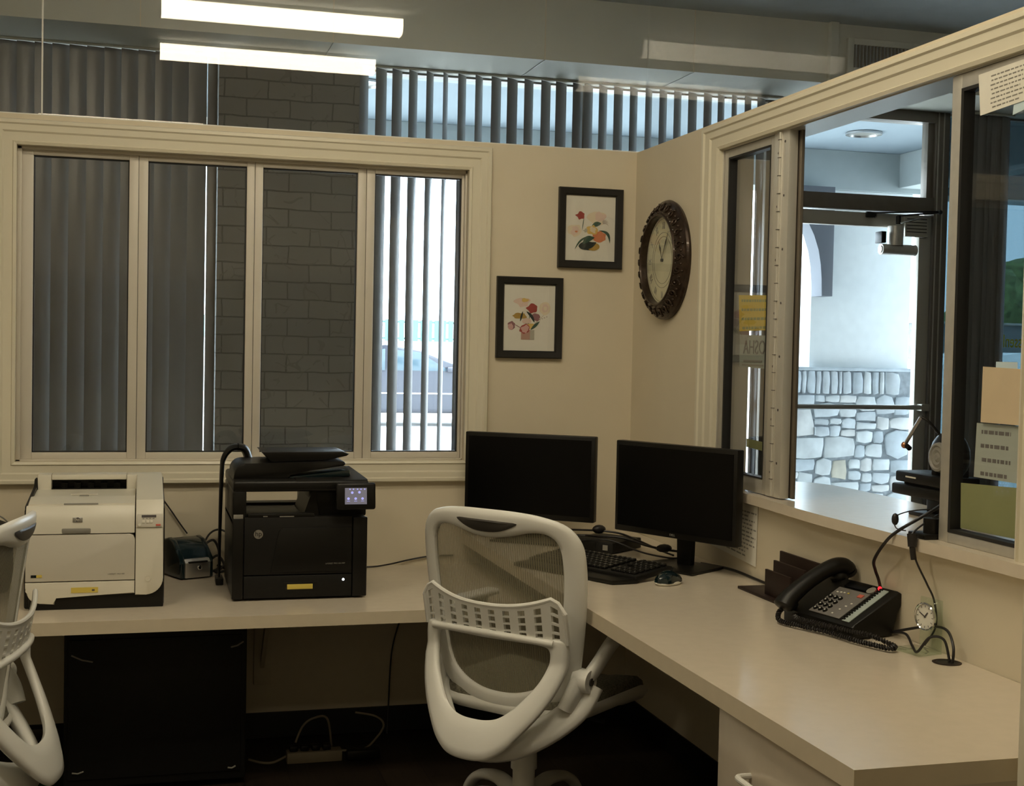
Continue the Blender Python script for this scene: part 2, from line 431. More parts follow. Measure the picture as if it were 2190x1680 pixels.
# clear glass panels above the partitions
w = thing('window_4', None, None, (0, .06, T), kind='structure')
for x0, x1 in ((-4.28, -2.182), (-2.178, .056)):
    b = MB(); b.box(x0, x1, .057, .063, T, CZ+.02, 'glass'); b.build('glass_panel', w, world=True, smooth=0)
b = MB(); b.box(-2.1825, -2.1775, .055, .065, T, CZ+.02, 'alu_l'); b.build('joint_strip', w, world=True)
b = MB(); b.box(-4.28, .05, .0, .012, T, T+.0035, 'chair'); b.build('highlight_strip', w, world=True)  # white strip standing in for the bright highlight along the partition top
w = thing('window_5', None, None, (.06, 0, T), kind='structure')
for y0, y1 in ((-2.40, .05), (-6.1, -2.404)):
    b = MB(); b.box(.057, .063, y0, y1, T, CZ+.02, 'glass'); b.build('glass_panel', w, world=True, smooth=0)
b = MB(); b.box(.054, .066, -2.4045, -2.3995, T, CZ+.02, 'alu_l'); b.build('joint_strip', w, world=True)

# ---- four pane window in the back partition
w = thing('window_1', None, None, (-1.46, .04, wz0), kind='structure')
b = MB()
for x0, x1, z0, z1 in ((wx0, wx0+.014, wz0, wz1), (wx1-.006, wx1, wz0, wz1), (wx0, wx1, wz0, wz0+.006), (wx0, wx1, wz1-.010, wz1)):
    b.box(x0, x1, .02, .10, z0, z1, 'sash', .001)
b.build('window_frame', w, world=True)
seams = [-2.243, -1.854, -1.4505, -1.0455, -.674]; gl = [(-2.204, -1.886), (-1.822, -1.479), (-1.422, -1.077), (-1.014, -.684)]
gz0, gz1 = 1.041, 2.071
for i in range(4):
    x0, x1 = seams[i]+.0008, seams[i+1]-.0008; a, c = gl[i]
    b = MB()
    for q in ((x0, a, wz0+.006, wz1-.010), (c, x1, wz0+.006, wz1-.010), (a, c, wz0+.006, gz0), (a, c, gz1, wz1-.010)):
        b.box(q[0], q[1], .035, .068, q[2], q[3], 'sash', .0015)
    for q in ((a, a+.004, gz0, gz1), (c-.004, c, gz0, gz1), (a, c, gz0, gz0+.004), (a, c, gz1-.004, gz1)):
        b.box(q[0], q[1], .045, .062, q[2], q[3], 'black_rubber')
    s = b.build('sash', w, world=True)
    b = MB(); b.box(a+.002, c-.002, .052, .057, gz0+.002, gz1-.002, 'glass'); b.build('pane', s, world=True, smooth=0)

# ---- pass-through window, hinged sash at the far end, fixed light at the near end
w = thing('window_2', None, None, (.03, -1.59, 1.003), kind='structure')
b = MB()
ya, yb = -1.150, -.803
for q in ((-1.165, -1.135, 1.006, 2.10), (-.838, -.803, 1.006, 2.10)):
    b.box(.004, .034, q[0], q[1], q[2], q[3], 'alu', .002)
b.box(.004, .034, -1.135, -.838, 1.006, 1.052, 'alu', .002); b.box(.004, .034, -1.135, -.838, 2.074, 2.10, 'alu', .002)
for q in ((-1.139, -1.135, 1.052, 2.074), (-.846, -.838, 1.052, 2.074), (-1.135, -.838, 1.052, 1.057), (-1.135, -.838, 2.067, 2.074)):
    b.box(.002, .030, q[0], q[1], q[2], q[3], 'black_rubber')
s = b.build('hinged_sash', w, world=True)
b = MB(); b.box(.016, .021, -1.136, -.842, 1.054, 2.070, 'glass_r'); b.build('pane', s, world=True, smooth=0)
# piano hinge
b = MB(); b.box(.0, .030, -1.262, -1.166, 1.006, 2.103, 'alu_l', .002)
b.box(-.003, .001, -1.222, -1.206, 1.01, 2.10, 'alu_l', .001)
b.cyl((-.004, -1.214, 1.01), (-.004, -1.214, 2.10), .005, m='alu_l', seg=10)
for k in range(20):
    z = 1.06 + k*.0535
    b.box(-.0095, .001, -1.2205, -1.2075, z, z+.0018, 'ink')
for k in range(7):
    for yy in (-1.196, -1.237): b.cyl((-.001, yy, 1.08+k*.16 + (.03 if yy < -1.2 else 0)), (.002, yy, 1.08+k*.16+(.03 if yy < -1.2 else 0)), .004, m='ink', seg=8)
b.build('piano_hinge', w, world=True)
b = MB(); b.box(.035, .045, -1.275, -1.15, 1.006, 2.104, 'alu_dk', .001); b.build('hinge_jamb', w, world=True)
# jamb lining in pale metal
b = MB(); b.box(0, .11, oy0, oy1, oz1-.004, oz1, 'alu_l'); b.box(0, .11, oy1-.003, oy1, 1.003, oz1-.004, 'alu_l'); b.build('head_lining', w, world=True, smooth=0)
b = MB()
b.box(.0, .036, -2.118, -2.080, 1.003, 2.10, 'alu', .002); b.box(.0, .036, -2.385, -2.118, 1.003, 1.028, 'alu', .002)
b.box(.0, .036, -2.385, -2.118, 2.066, 2.10, 'alu', .002)
for q in ((-2.128, -2.118, 1.028, 2.066), (-2.385, -2.128, 1.028, 1.036), (-2.385, -2.128, 2.058, 2.066)):
    b.box(-.001, .030, q[0], q[1], q[2], q[3], 'black_rubber')
s = b.build('fixed_sash', w, world=True)
b = MB(); b.box(.014, .019, -2.384, -2.122, 1.03, 2.062, 'glass'); b.build('pane', s, world=True, smooth=0)

# ------------------------------------------------------------------ lobby beyond, exterior wall at y = 1.7
YF = 1.7
b = MB()
b.box(-4.3, 5.5, 1.2, 1.7, 2.80, CZ+.02, 'soffit')
for x in (-1.86, -1.02, -.02, .74):
    b.box(x-.002, x+.002, 1.196, 1.2, 2.80, CZ+.02, 'lam_edge')
for x in (-1.02, -.02, .74):
    b.box(x-.0015, x+.0015, 1.2, 1.66, 2.797, 2.80, 'grey_pl')
b.box(1.462, 1.508, 1.17, 1.2, 2.80, CZ+.02, 'soffit', .002)
struct(b.build('wall_bulkhead', smooth=0))
# air vent on the bulkhead
v = thing('air_vent', 'pale wall vent with dark vertical fins on the bulkhead near the ceiling', 'vent', (1.78, 1.2, 2.87))
b = MB()
for q in ((1.565, 1.60, 2.85, 3.03), (1.94, 1.975, 2.85, 3.03), (1.60, 1.94, 2.85, 2.885), (1.60, 1.94, 3.0, 3.03)): b.box(q[0], q[1], 1.180, 1.2, q[2], q[3], 'soffit', .002)
b.build('vent_frame', v, world=True)
b = MB(); b.box(1.60, 1.94, 1.195, 1.199, 2.885, 3.0, 'mortar'); b.build('duct', v, world=True)
b = MB()
for k in range(17): b.box(1.604+k*.02, 1.611+k*.02, 1.183, 1.195, 2.885, 3.0, 'alu_dk')
b.build('fins', v, world=True)

# exterior wall: brick pier, sill walls, header, storefront frames
b = MB(); b.box(-1.503, -.838, 1.58, 1.9, 0, 2.80, 'brick'); o = struct(b.build('wall_brick_pier', smooth=0))
tagm = MB()
b = MB()
for x0, x1 in ((-4.3, -1.503), (-.838, 1.44), (2.55, 5.5)): b.box(x0, x1, 1.70, 1.82, 0, .12, 'alu_dk')
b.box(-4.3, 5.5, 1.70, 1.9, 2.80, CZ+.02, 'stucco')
struct(b.build('wall_exterior', smooth=0))
def storefront(name, x0, x1, mull, m='glass_ext', z0=.12):
    w = thing(name, None, None, ((x0+x1)/2, 1.75, z0), kind='structure')
    b = MB()
    b.box(x0, x1, 1.72, 1.79, 2.79, 2.80, 'alu_dk'); b.box(x0, x1, 1.72, 1.79, z0, z0+.05, 'alu_dk')
    for x in mull: b.box(x-.022, x+.022, 1.72, 1.79, z0+.05, 2.79, 'alu_dk', .002)
    b.build('window_frame', w, world=True)
    b = MB(); b.box(x0+.002, x1-.002, 1.752, 1.758, z0+.02, 2.798, m); b.build('pane', w, world=True, smooth=0)
    return w
storefront('window_6', -4.3, -1.503, (-4.27, -2.9, -1.525-.0))
storefront('window_7', -.838, 1.44, (.35, 1.418))
storefront('window_8', 2.53, 5.5, (3.6, 5.45), 'glass_tint')
# entrance door
w = thing('door_1', None, None, (1.98, 1.75, 0), kind='structure')
b = MB()
b.box(1.44, 1.495, 1.70, 1.80, 0, 2.8, 'alu_dk', .002); b.box(2.425, 2.512, 1.70, 1.80, 0, 2.8, 'alu_dk', .002)
b.box(2.436, 2.442, 1.695, 1.70, .0, 2.8, 'stile'); b.box(2.47, 2.476, 1.695, 1.70, .0, 2.8, 'stile')
b.box(1.495, 2.425, 1.70, 1.80, 2.237, 2.322, 'alu_dk', .002); b.box(1.495, 2.425, 1.70, 1.80, 2.74, 2.80, 'alu_dk')
b.box(2.385, 2.425, 1.72, 1.78, 2.322, 2.74, 'alu_dk', .002)
b.build('door_frame', w, world=True)
b = MB(); b.box(1.497, 2.383, 1.748, 1.754, 2.324, 2.738, 'glass_ext'); b.build('transom_pane', w, world=True, smooth=0)
b = MB()
b.box(1.50, 1.566, 1.715, 1.76, .02, 2.225, 'stile', .002); b.box(2.345, 2.42, 1.715, 1.76, .02, 2.225, 'stile', .002)
b.box(1.566, 2.345, 1.715, 1.76, 2.150, 2.225, 'stile', .002); b.box(1.566, 2.345, 1.715, 1.76, .02, .27, 'stile', .002)
lf = b.build('door_leaf', w, world=True)
b = MB(); b.box(1.566, 2.345, 1.735, 1.741, .27, 2.15, 'glass_ext'); b.build('pane', lf, world=True, smooth=0)
b = MB(); b.tube([(1.53, 1.69, 1.15), (1.545, 1.672, 1.15), (2.35, 1.672, 1.15), (2.385, 1.69, 1.15)], .0135, 'alu', 10)
b.box(1.508, 1.556, 1.66, 1.715, 1.128, 1.172, 'dark', .004); b.box(2.36, 2.41, 1.66, 1.715, 1.13, 1.17, 'stile', .004); b.build('push_bar', lf, world=True)
# door closer
d = thing('door_closer', 'metal door closer with round body and folded arms above the glass door', 'door closer', (2.17, 1.64, 2.05))
b = MB(); b.cyl((2.165, 1.665, 2.045), (2.165, 1.665, 2.152), .043, m='alu', seg=24)
b.cyl((2.075, 1.665, 2.022), (2.29, 1.665, 2.022), .030, m='alu', seg=20); b.cyl((2.070, 1.665, 2.022), (2.075, 1.665, 2.022), .020, m='alu_l', seg=16)
b.box(2.24, 2.385, 1.69, 1.715, 2.10, 2.222, 'stile', .004)
for k in range(5): b.box(2.25, 2.375, 1.688, 1.691, 2.125+k*.018, 2.129+k*.018, 'dark')
b.build('closer_body', d, world=True)
b = MB(); b.box(2.058, 2.088, 1.63, 1.70, 2.055, 2.118, 'dark', .004); b.build('valve_block', d, world=True)
b = MB(); b.tube([(2.165, 1.64, 2.16), (2.165, 1.64, 2.205)], .014, 'dark', 12)
b.tube([(2.155, 1.64, 2.205), (2.37, 1.56, 2.225)], .009, 'dark', 8, flat=.5); b.tube([(2.37, 1.56, 2.232), (2.03, 1.70, 2.222)], .009, 'dark', 8, flat=.5)
b.tube([(2.17, 1.63, 2.166), (2.345, 1.59, 2.21)], .008, 'metal', 8, flat=.5)
b.ball((2.372, 1.56, 2.228), .014, 'dark'); b.box(2.0, 2.06, 1.69, 1.71, 2.198, 2.228, 'dark', .003); b.build('arm', d, world=True)

# ---- vertical blinds
def vane(name, parent, x, az, z0=.12, z1=2.787, w=.089):
    """curved vane whose width runs along azimuth az (from +y towards +x)"""
    b = MB(); n = 5; rows = []
    dx, dy = math.sin(az), math.cos(az); nx, ny = math.cos(az), -math.sin(az)
    for z in (z0, z1):
        front = []; back = []
        for k in range(n):
            t = k/(n-1) - .5; c = .006*(1-(2*t)**2)
            front.append((x+dx*t*w+nx*c, 1.625+dy*t*w+ny*c, z)); back.append((x+dx*t*w+nx*(c+.0009), 1.625+dy*t*w+ny*(c+.0009), z))
        rows.append(front+back[::-1])
    b.quads(rows, 'vane', closed_u=True)
    b.poly([rows[0][k] for k in range(2*n)], 'vane'); b.poly([rows[1][k] for k in range(2*n)][::-1], 'vane')
    return b.build(name, parent, world=True)
VR = [(-0.811, 0.695), (-0.725, 0.803), (-0.646, 0.755), (-0.566, 0.679), (-0.482, 0.607), (-0.403, 0.482), (-0.319, 0.691), (-0.232, 0.662), (-0.143, 0.83), (-0.059, 0.889), (0.027, 0.809), (0.117, 0.858), (0.198, 0.959), (0.287, 0.918), (0.345, 0.842), (0.424, 0.824), (0.507, 0.887), (0.591, 0.817), (0.674, 0.761), (0.754, 0.833), (0.835, 0.83), (0.919, 0.93), (1.005, 0.902), (1.081, 0.821), (1.157, 0.744), (1.235, 0.831), (1.312, 0.931)]
bl = thing('vertical_blind', 'grey vertical blind with open vanes before the bright window', 'blinds', (.3, 1.625, 2.79))
b = MB(); b.box(-.832, 1.43, 1.60, 1.65, 2.788, 2.799, 'soffit', .002); b.build('headrail', bl, world=True)
for x, az in VR: vane('vane', bl, x, az)
bl = thing('vertical_blind', 'dark closed vertical blind left of the brick pier', 'blinds', (-2.9, 1.625, 2.79))
b = MB(); b.box(-4.25, -1.56, 1.60, 1.65, 2.788, 2.799, 'soffit', .002); b.build('headrail', bl, world=True)
x = -1.598; k = 0
while x > -4.2:
    vane('vane', bl, x, R_(90 - 17 - 3*math.sin(k*1.7))); x -= .076; k += 1
bl = thing('vertical_blind', 'dark blind drawn together in folds beside the entrance door', 'blinds', (2.76, 1.625, 2.79))
b = MB(); b.box(2.54, 2.86, 1.60, 1.65, 2.788, 2.799, 'soffit', .002); b.build('headrail', bl, world=True)
for k, x in enumerate((2.58, 2.63, 2.68, 2.725, 2.76, 2.795, 2.82)): vane('vane', bl, x, R_(64 + 8*(k % 3)))

# mirrored lettering on the tinted window (it faces the outside)
o = text('ssenlu', .105, Matrix.Translation((2.90, 1.746, 1.53)) @ Matrix.Diagonal((-1, 1, 1, 1)) @ Matrix.Rotation(PI/2, 4, 'X'), 'letter_y', name='window_lettering', wx=.62, align='RIGHT', depth=.001)
o.data.flip_normals()
tag(o, 'yellow lettering on the tinted window right of the entrance door', 'lettering')

# ------------------------------------------------------------------ outside
b = MB(); b.box(-60, 90, 1.9, 7, -.12, -.03, 'ground'); b.box(-60, 90, 7, 140, -.12, -.05, 'ground'); struct(b.build('ground', smooth=0))
b = MB(); b.box(-8, 9, 1.9, 3.80, 2.86, 3.1, 'porch'); struct(b.build('ceiling_porch', smooth=0))
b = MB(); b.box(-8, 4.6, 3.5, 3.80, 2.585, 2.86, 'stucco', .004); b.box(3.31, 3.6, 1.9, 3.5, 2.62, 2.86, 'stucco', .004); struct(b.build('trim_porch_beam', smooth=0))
for (x, y, lb) in ((2.60, 2.78, 'round recessed porch light seen through the glass above the door'), (-.70, 2.35, 'round recessed porch light seen beside the brick pier')):
    l = thing('recessed_light', lb, 'light', (x, y, 2.85))
    X = Matrix.Translation((x, y, 2.856)) @ Matrix.Rotation(PI, 4, 'X')
    b = MB(); b.lathe([(.115, 0), (.115, .012), (.095, .014), (.09, .0)], 'metal', 32, X); b.build('trim_ring', l, world=True)
    b = MB(); b.lathe([(.09, .002), (.06, .004), (0, .005)], 'grey_pl', 32, X); b.build('lens', l, world=True)
# porch column: stucco shaft on a stone base
c = thing('porch_column', 'white stucco porch column standing on a rubble stone base', 'column', (3.05, 3.7, -.03))
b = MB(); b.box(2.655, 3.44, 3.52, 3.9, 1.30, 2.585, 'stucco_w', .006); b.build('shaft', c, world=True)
b = MB(); b.box(2.46, 3.46, 3.50, 3.9, -.03, 1.335, 'mortar')
b.box(2.45, 3.47, 3.47, 3.9, 1.322, 1.345, 'stone2', .004)
rs = random.Random(3)
def stone(x0, x1, z0, z1):
    g = .0045; w, h = x1-x0, z1-z0; j = min(w, h)*.17
    P = []
    cs = [(x0+g, z0+g), (x1-g, z0+g), (x1-g, z1-g), (x0+g, z1-g)]
    for i in range(4):
        a, d = cs[i], cs[(i+1) % 4]
        P.append((a[0]+rs.uniform(-.2, .8)*j*(1 if i in (0, 3) else -1), a[1]+rs.uniform(-.1, .8)*j*(1 if i < 2 else -1)))
        t = rs.uniform(.35, .65); P.append((a[0]+(d[0]-a[0])*t+rs.uniform(-1, 1)*j*.5, a[1]+(d[1]-a[1])*t+rs.uniform(-1, 1)*j*.5))
    mi = rs.choices(['stone0', 'stone1', 'stone2', 'stone3', 'stone4'], [5, 4, 2, 1.2, 3])[0]
    b.prism(P, 3.50-rs.uniform(.012, .026), 3.51, 'y', mi, bev=.007, seg=2)
def split(x0, x1, z0, z1, d=0):
    w, h = x1-x0, z1-z0
    if (w < .19 and h < .13) or (d > 2 and rs.random() < .33 and w < .32 and h < .24): stone(x0, x1, z0, z1); return
    if w > h*1.35 or (h < .09): t = x0 + w*rs.uniform(.36, .64); split(x0, t, z0, z1, d+1); split(t, x1, z0, z1, d+1)
    else: t = z0 + h*rs.uniform(.34, .66); split(x0, x1, z0, t, d+1); split(x0, x1, t, z1, d+1)
x = 2.465
for wd in (.045, .07, .04, .065, .04, .065, .06, .03, .075, .08, .065, .055, .035, .13): stone(x, x+wd, 1.155, 1.322); x += wd*1.06
split(2.465, 3.455, -.03, 1.152)
b.build('stone_base', c, world=True, smooth=50)
b = MB()
arc = [(2.738, 1.835), (2.738, 2.585), (2.40, 2.585), (2.455, 2.46), (2.53, 2.35), (2.585, 2.25), (2.622, 2.15), (2.642, 2.05), (2.652, 1.95), (2.655, 1.835)]
b.prism(arc, 3.37, 3.519, 'y', 'bracket', .004)
tag(b.build('arched_bracket', world=False), 'dark curved timber bracket on the side of the porch column', 'bracket')
# parked car (dark saloon), 24 m away
def car():
    c = thing('car', 'dark saloon car parked outside, seen between the open blind vanes', 'car', (2.55, 19.5, -.05))
    side = [(-2.2, .35), (-2.25, .75), (-2.0, .95), (-1.5, 1.02), (-.95, 1.42), (-.2, 1.48), (.45, 1.42), (1.15, 1.02), (1.9, .92), (2.2, .75), (2.28, .40), (2.1, .25), (-2.0, .25)]
    b = MB(); b.prism([(x, z) for x, z in side], -.85, .85, 'y', 'car', .09, seg=3); body = b.build('body', c)
    b = MB()
    b.prism([(-1.35, 1.02), (-.9, 1.36), (-.2, 1.41), (-.2, 1.02)], -.868, -.845, 'y', 'carglass', .01)
    b.prism([(-.14, 1.02), (-.14, 1.41), (.42, 1.36), (1.0, 1.02)], -.868, -.845, 'y', 'carglass', .01); b.build('side_window', c)
    for x in (-1.4, 1.45):
        b = MB(); b.cyl((x, -.88, .32), (x, -.66, .32), .32, m='tyre', seg=28); b.cyl((x, -.885, .32), (x, -.87, .32), .19, m='grey_pl', seg=20); b.build('wheel', c)
    b = MB(); b.box(.92, 1.08, -.98, -.86, 1.0, 1.1, 'car', .03); b.build('side_mirror', c)
    b = MB(); b.box(-2.1, 2.15, -.872, -.85, .60, .625, 'chrome', .004); b.build('trim_strip', c)
car()
f = thing('fence', 'green slatted fence with a pale wall below, far across the car park', 'fence', (6, 35, -.05))
b = MB()
for k in range(90): b.box(-4+k*.22, -4+k*.22+.15, 35, 35.05, 1.55, 2.2, 'green_f')
b.box(-4, 16, 35.03, 35.08, 1.6, 1.66, 'green_f'); b.box(-4, 16, 35.03, 35.08, 2.1, 2.16, 'green_f'); b.build('slats', f, world=True, smooth=0)
b = MB(); b.box(-4, 16, 35.06, 35.3, -.05, 1.55, 'stucco'); b.build('low_wall', f, world=True, smooth=0)
def tree(x, y, h, r, lb, seed, z0=0):
    t = thing('tree', lb, 'tree', (x, y, -.05), group=None)
    rs = random.Random(seed)
    b = MB(); b.cyl((0, 0, 0), (0, 0, h*.6), .12, .07, m='trunk', seg=10); b.build('trunk', t)
    b = MB()
    for k in range(16):
        a = rs.uniform(0, 2*PI); q = rs.uniform(0, r*.65)
        b.ball((math.cos(a)*q, math.sin(a)*q, h-r+rs.uniform(-.6, .55)*r), r*rs.uniform(.35, .55), 'leaf', 3)
    for v in b.bm.verts: v.co += Vector((rs.uniform(-1, 1), rs.uniform(-1, 1), rs.uniform(-1, 1)))*r*.035
    b.build('crown', t)
tree(9.15, 24, 1.9, .75, 'small dark tree outside at the left edge of the door glass', 5)
tree(28, 36, 5.2, 3.3, 'green tree above the fence seen through the tinted window', 8)
f = thing('fence', 'grey mesh fence seen through the tinted window at the far right', 'fence', (23, 28, -.05))
b = MB(); b.box(18, 30, 27.98, 28.02, -.05, 2.35, 'greyf'); b.build('mesh_panel', f, world=True)
b = MB(); b.tube([(18, 27.95, 2.37), (30, 27.95, 2.37)], .04, 'grey_pl', 8); b.build('top_rail', f, world=True)
v = thing('van', 'white van parked outside behind the tinted window lettering', 'van', (12.6, 14, -.05))
b = MB(); b.prism([(-2.4, .4), (-2.4, 1.35), (-1.6, 1.50), (-1.0, 1.56), (2.2, 1.56), (2.4, 1.35), (2.4, .4)], -.9, .9, 'y', 'van', .08, seg=3); b.build('body', v)
b = MB(); b.box(-2.3, 2.3, -.912, -.9, .98, 1.0, 'grey_pl'); b.build('side_moulding', v)
for x in (-1.5, 1.5):
    b = MB(); b.cyl((x, -.93, .33), (x, -.7, .33), .33, m='tyre', seg=24); b.build('wheel', v)

# ------------------------------------------------------------------ counters
DL, DR = .622, .74
b = MB(); b.prism([(-4.28, 0), (-4.28, -.84), (-.60, -.84), (-.60, 0)], DL-.038, DL, 'z', 'laminate')
for f in b.bm.faces:
    if abs(f.normal.z) < .5: f.material_index = b._mi('lam_edge')
tag(b.build('worktop', smooth=0), 'lower cream laminate worktop carrying the printers along the back wall', 'worktop')
c = thing('worktop', 'higher cream laminate worktop under the monitors and the desk phone', 'worktop', (-.33, -1.4, DR-.04))
b = MB(); b.prism([(-.667, -.002), (-.667, -2.86), (-.002, -2.86), (-.002, -.002)], DR-.040, DR, 'z', 'laminate')
for f in b.bm.faces:
    if abs(f.normal.z) < .5: f.material_index = b._mi('lam_edge')
b.build('top', c, world=True, smooth=0)
b = MB(); b.lathe([(.030, .0), (.033, .0012), (.030, .0022), (.024, .0015)], 'brown', 32, Matrix.Translation((-.050, -2.205, DR)))
b.lathe([(.024, .0008), (0, .0008)], 'base', 24, Matrix.Translation((-.050, -2.205, DR))); b.build('grommet', c, world=True)
# support panel of the lower worktop end, pedestal, bracket
c = thing('drawer_pedestal', 'cream drawer pedestal under the near end of the higher worktop', 'cabinet', (-.34, -2.56, 0))
b = MB(); b.box(-.62, -.03, -2.84, -2.262, .06, DR-.041, 'laminate', .002); b.box(-.58, -.03, -2.82, -2.28, 0, .06, 'base'); b.build('body', c, world=True)
for z0, z1 in ((.43, .692), (.07, .424)):
    b = MB(); b.box(-.642, -.621, -2.838, -2.264, z0, z1, 'laminate', .002); dr = b.build('drawer_front', c, world=True)
    b = MB(); zc = z1-.105; b.tube(spline([(-.642, -2.42, zc), (-.672, -2.425, zc), (-.675, -2.47, zc), (-.675, -2.56, zc), (-.672, -2.605, zc), (-.642, -2.61, zc)], 5), .0065, 'chair', 10); b.build('handle', dr, world=True)
c = thing('desk_bracket', 'angled support bracket on the wall under the lower worktop', 'bracket', (-1.41, 0, .4))
b = MB(); b.box(-1.435, -1.375, -.012, 0, .20, DL-.04, 'wall', .002); b.box(-1.412, -1.398, -.30, -.012, DL-.075, DL-.04, 'wall', .002)
b.prism([(-.012, .26), (-.012, .30), (-.24, DL-.075), (-.28, DL-.075)], -1.412, -1.398, 'x', 'wall'); b.build('plate', c, world=True)
# transaction shelf
arc = spline([(.13, -.72), (.30, -.74), (.385, -.86), (.40, -1.15), (.385, -1.5), (.37, -2.0), (.34, -2.33), (.13, -2.38)], 6)
inner = spline([(-.036, -2.50), (-.040, -2.2), (-.050, -1.9), (-.053, -1.6), (-.042, -1.35), (-.030, -1.12), (-.030, -.64)], 6)
b = MB(); b.prism([(p.x, p.y) for p in [Vector((.004, -.74, 0)), *[Vector((q[0], q[1], 0)) for q in arc], Vector((.004, -2.385, 0)), Vector((.0, -2.50, 0)), *[Vector((q[0], q[1], 0)) for q in inner], Vector((0, -.64, 0))]], .974, 1.003, 'z', 'laminate', .0015)
tag(b.build('transaction_shelf', smooth=20), 'cream shelf through the pass-through window with a curved lobby side', 'shelf')

# ------------------------------------------------------------------ white laser printer
p = thing('laser_printer', 'white laser printer with black base at the left of the lower worktop', 'printer', (-1.966, -.42, DL))
x0, x1 = -2.166, -1.767
b = MB(); b.box(x0-.006, x1+.004, -.625, -.16, DL, .925, 'dark', .006)
for xa, xb in ((x0-.006, x0+.003), (x1+.0005, x1+.004)): b.prism([(-.62, .90), (-.60, .93), (-.27, .955), (-.24, .975), (-.18, .975), (-.165, .95), (-.165, .90)], xa, xb, 'x', 'dark')
b.box(x0+.01, x1+.002, -.652, -.62, DL+.0, .70, 'dark', .004); b.build('black_body', p, world=True)
# front shell: right column with rounded lower corner, lower front strip with notch
def rc(cx, cz, r, a0, a1, n=8): return [(cx+r*math.cos(R_(a0+(a1-a0)*k/n)), cz+r*math.sin(R_(a0+(a1-a0)*k/n))) for k in range(n+1)]
b = MB()
b.prism([(-1.849, .662), *rc(x1-.05, .712, .05, -90, 0), (x1, .868), (-1.849, .868)], -.660, -.625, 'y', 'white_pl', .003)
b.build('side_column', p, world=True)
b = MB()
b.prism([(x0, .706), (x0, .69), *rc(x0+.042, .682, .038, 180, 270, 6), (-2.083, .640), (-2.08, .662), (-1.851, .668), (-1.851, .706)], -.662, -.625, 'y', 'white_pl', .003)
tr = b.build('paper_tray', p, world=True)
b = MB(); b.box(-2.035, -1.957, -.6635, -.6615, .674, .690, 'yellow'); b.box(-1.975, -1.967, -.6645, -.6634, .679, .684, 'ink', X=None); b.build('yellow_label', tr, world=True)
b = MB(); b.prism([(x0, .709), (-1.851, .709), (-1.851, .833), (-1.856, .846), (-1.866, .850), (x0, .850)], -.659, -.625, 'y', 'white_pl2', .003); fd = b.build('front_door', p, world=True)
b = MB()
for k, c_ in enumerate(('base', 'teal', 'yellow', 'yellow')): b.box(-2.150+k*.008, -2.1425+k*.008, -.6602, -.6588, .722, .730, c_)
b.build('colour_mark', fd, world=True)
text('LASERJET  PRO 400', .0058, XZ(-1.905, -.6592, .728), 'grey_pl', fd)
# upper front door curving back to the top
prof = [(-.625, .853), (-.659, .853), (-.657, .885), (-.648, .915), (-.632, .934), (-.615, .934)]
b = MB(); b.prism(prof, x0, -1.852, 'x', 'white_pl', .002); ud = b.build('upper_door', p, world=True)
b = MB(); b.box(-2.063, -1.980, -.6615, -.655, .8535, .869, 'grey_pl', .004); b.build('finger_recess', ud, world=True)
Xl = Matrix.Translation((-2.018, -.6572, .895)) @ Matrix.Rotation(R_(-8), 4, 'X')
b = MB(); b.box(-.014, .014, -.0015, .001, -.0075, .0075, 'metal', .001, X=Xl)
b.cyl(Xl @ Vector((0, -.0018, 0)), Xl @ Vector((0, .001, 0)), .0068, m='ink', seg=20); lo = b.build('maker_badge', ud, world=True)
text('hp', .012, Matrix.Translation((-2.018, -.660, .8955)) @ Matrix.Rotation(PI/2-R_(8), 4, 'X'), 'white_pl', lo)
# top cover: sloped, recess, raised rear with slot
b = MB(); b.prism([(-.617, .925), (-.617, .938), (-.52, .950), (-.40, .938), (-.275, .944), (-.262, .944), (-.262, .93)], x0+.004, -1.852, 'x', 'white_pl', .002)
b.box(x0+.004, -2.118, -.262, -.18, .925, .992, 'white_pl', .006); b.box(-1.882, x1, -.262, -.18, .925, .992, 'white_pl', .006)
b.box(-2.118, -1.882, -.262, -.18, .975, .992, 'white_pl', .003); b.box(-2.118, -1.882, -.20, -.18, .925, .972, 'dark')
b.box(-2.118, -1.882, -.262, -.2, .925, .946, 'dark')
for k in range(5): b.box(-2.09+k*.042, -2.07+k*.042, -.23, -.2, .946, .962, 'dark_m')
tc_ = b.build('top_cover', p, world=True)
b = MB(); b.box(-2.047, -1.965, -.475, -.452, .948, .9525, 'white_pl2', .001); b.box(-2.02, -1.992, -.515, -.487, .9475, .951, 'grey_pl', .001)
b.box(-2.06, -1.96, -.618, -.60, .935, .9392, 'grey_pl', .001); b.build('tray_stop', tc_, world=True)
# right column top with control panel
b = MB(); b.prism([(-.66, .868), (-.652, .905), (-.61, .948), (-.45, .972), (-.262, .991), (-.262, .93), (-.625, .868)], -1.849, x1, 'x', 'white_pl', .003); rt = b.build('column_top', p, world=True)
Xp = Matrix.Translation((-1.808, -.6575, .886)) @ Matrix.Rotation(R_(-13), 4, 'X')
b = MB(); b.box(-.037, .037, -.003, .002, -.017, .024, 'white_pl2', .001, X=Xp)
b.box(-.024, .019, -.0045, -.002, .013, .020, 'ink', X=Xp)
for k in range(4): b.box(-.022+k*.010, -.016+k*.010, -.0042, -.003, .008, .0105, 'grey_pl', X=Xp)
b.box(-.023, -.014, -.0055, -.003, -.005, .004, 'white_pl', .001, X=Xp); b.box(-.011, -.001, -.0055, -.003, -.005, .004, 'white_pl', .001, X=Xp); b.box(.001, .009, -.0055, -.003, -.005, .004, 'white_pl', .001, X=Xp)
b.cyl(Xp @ Vector((-.030, -.0055, -.010)), Xp @ Vector((-.030, -.002, -.010)), .0045, m='white_pl', seg=14)
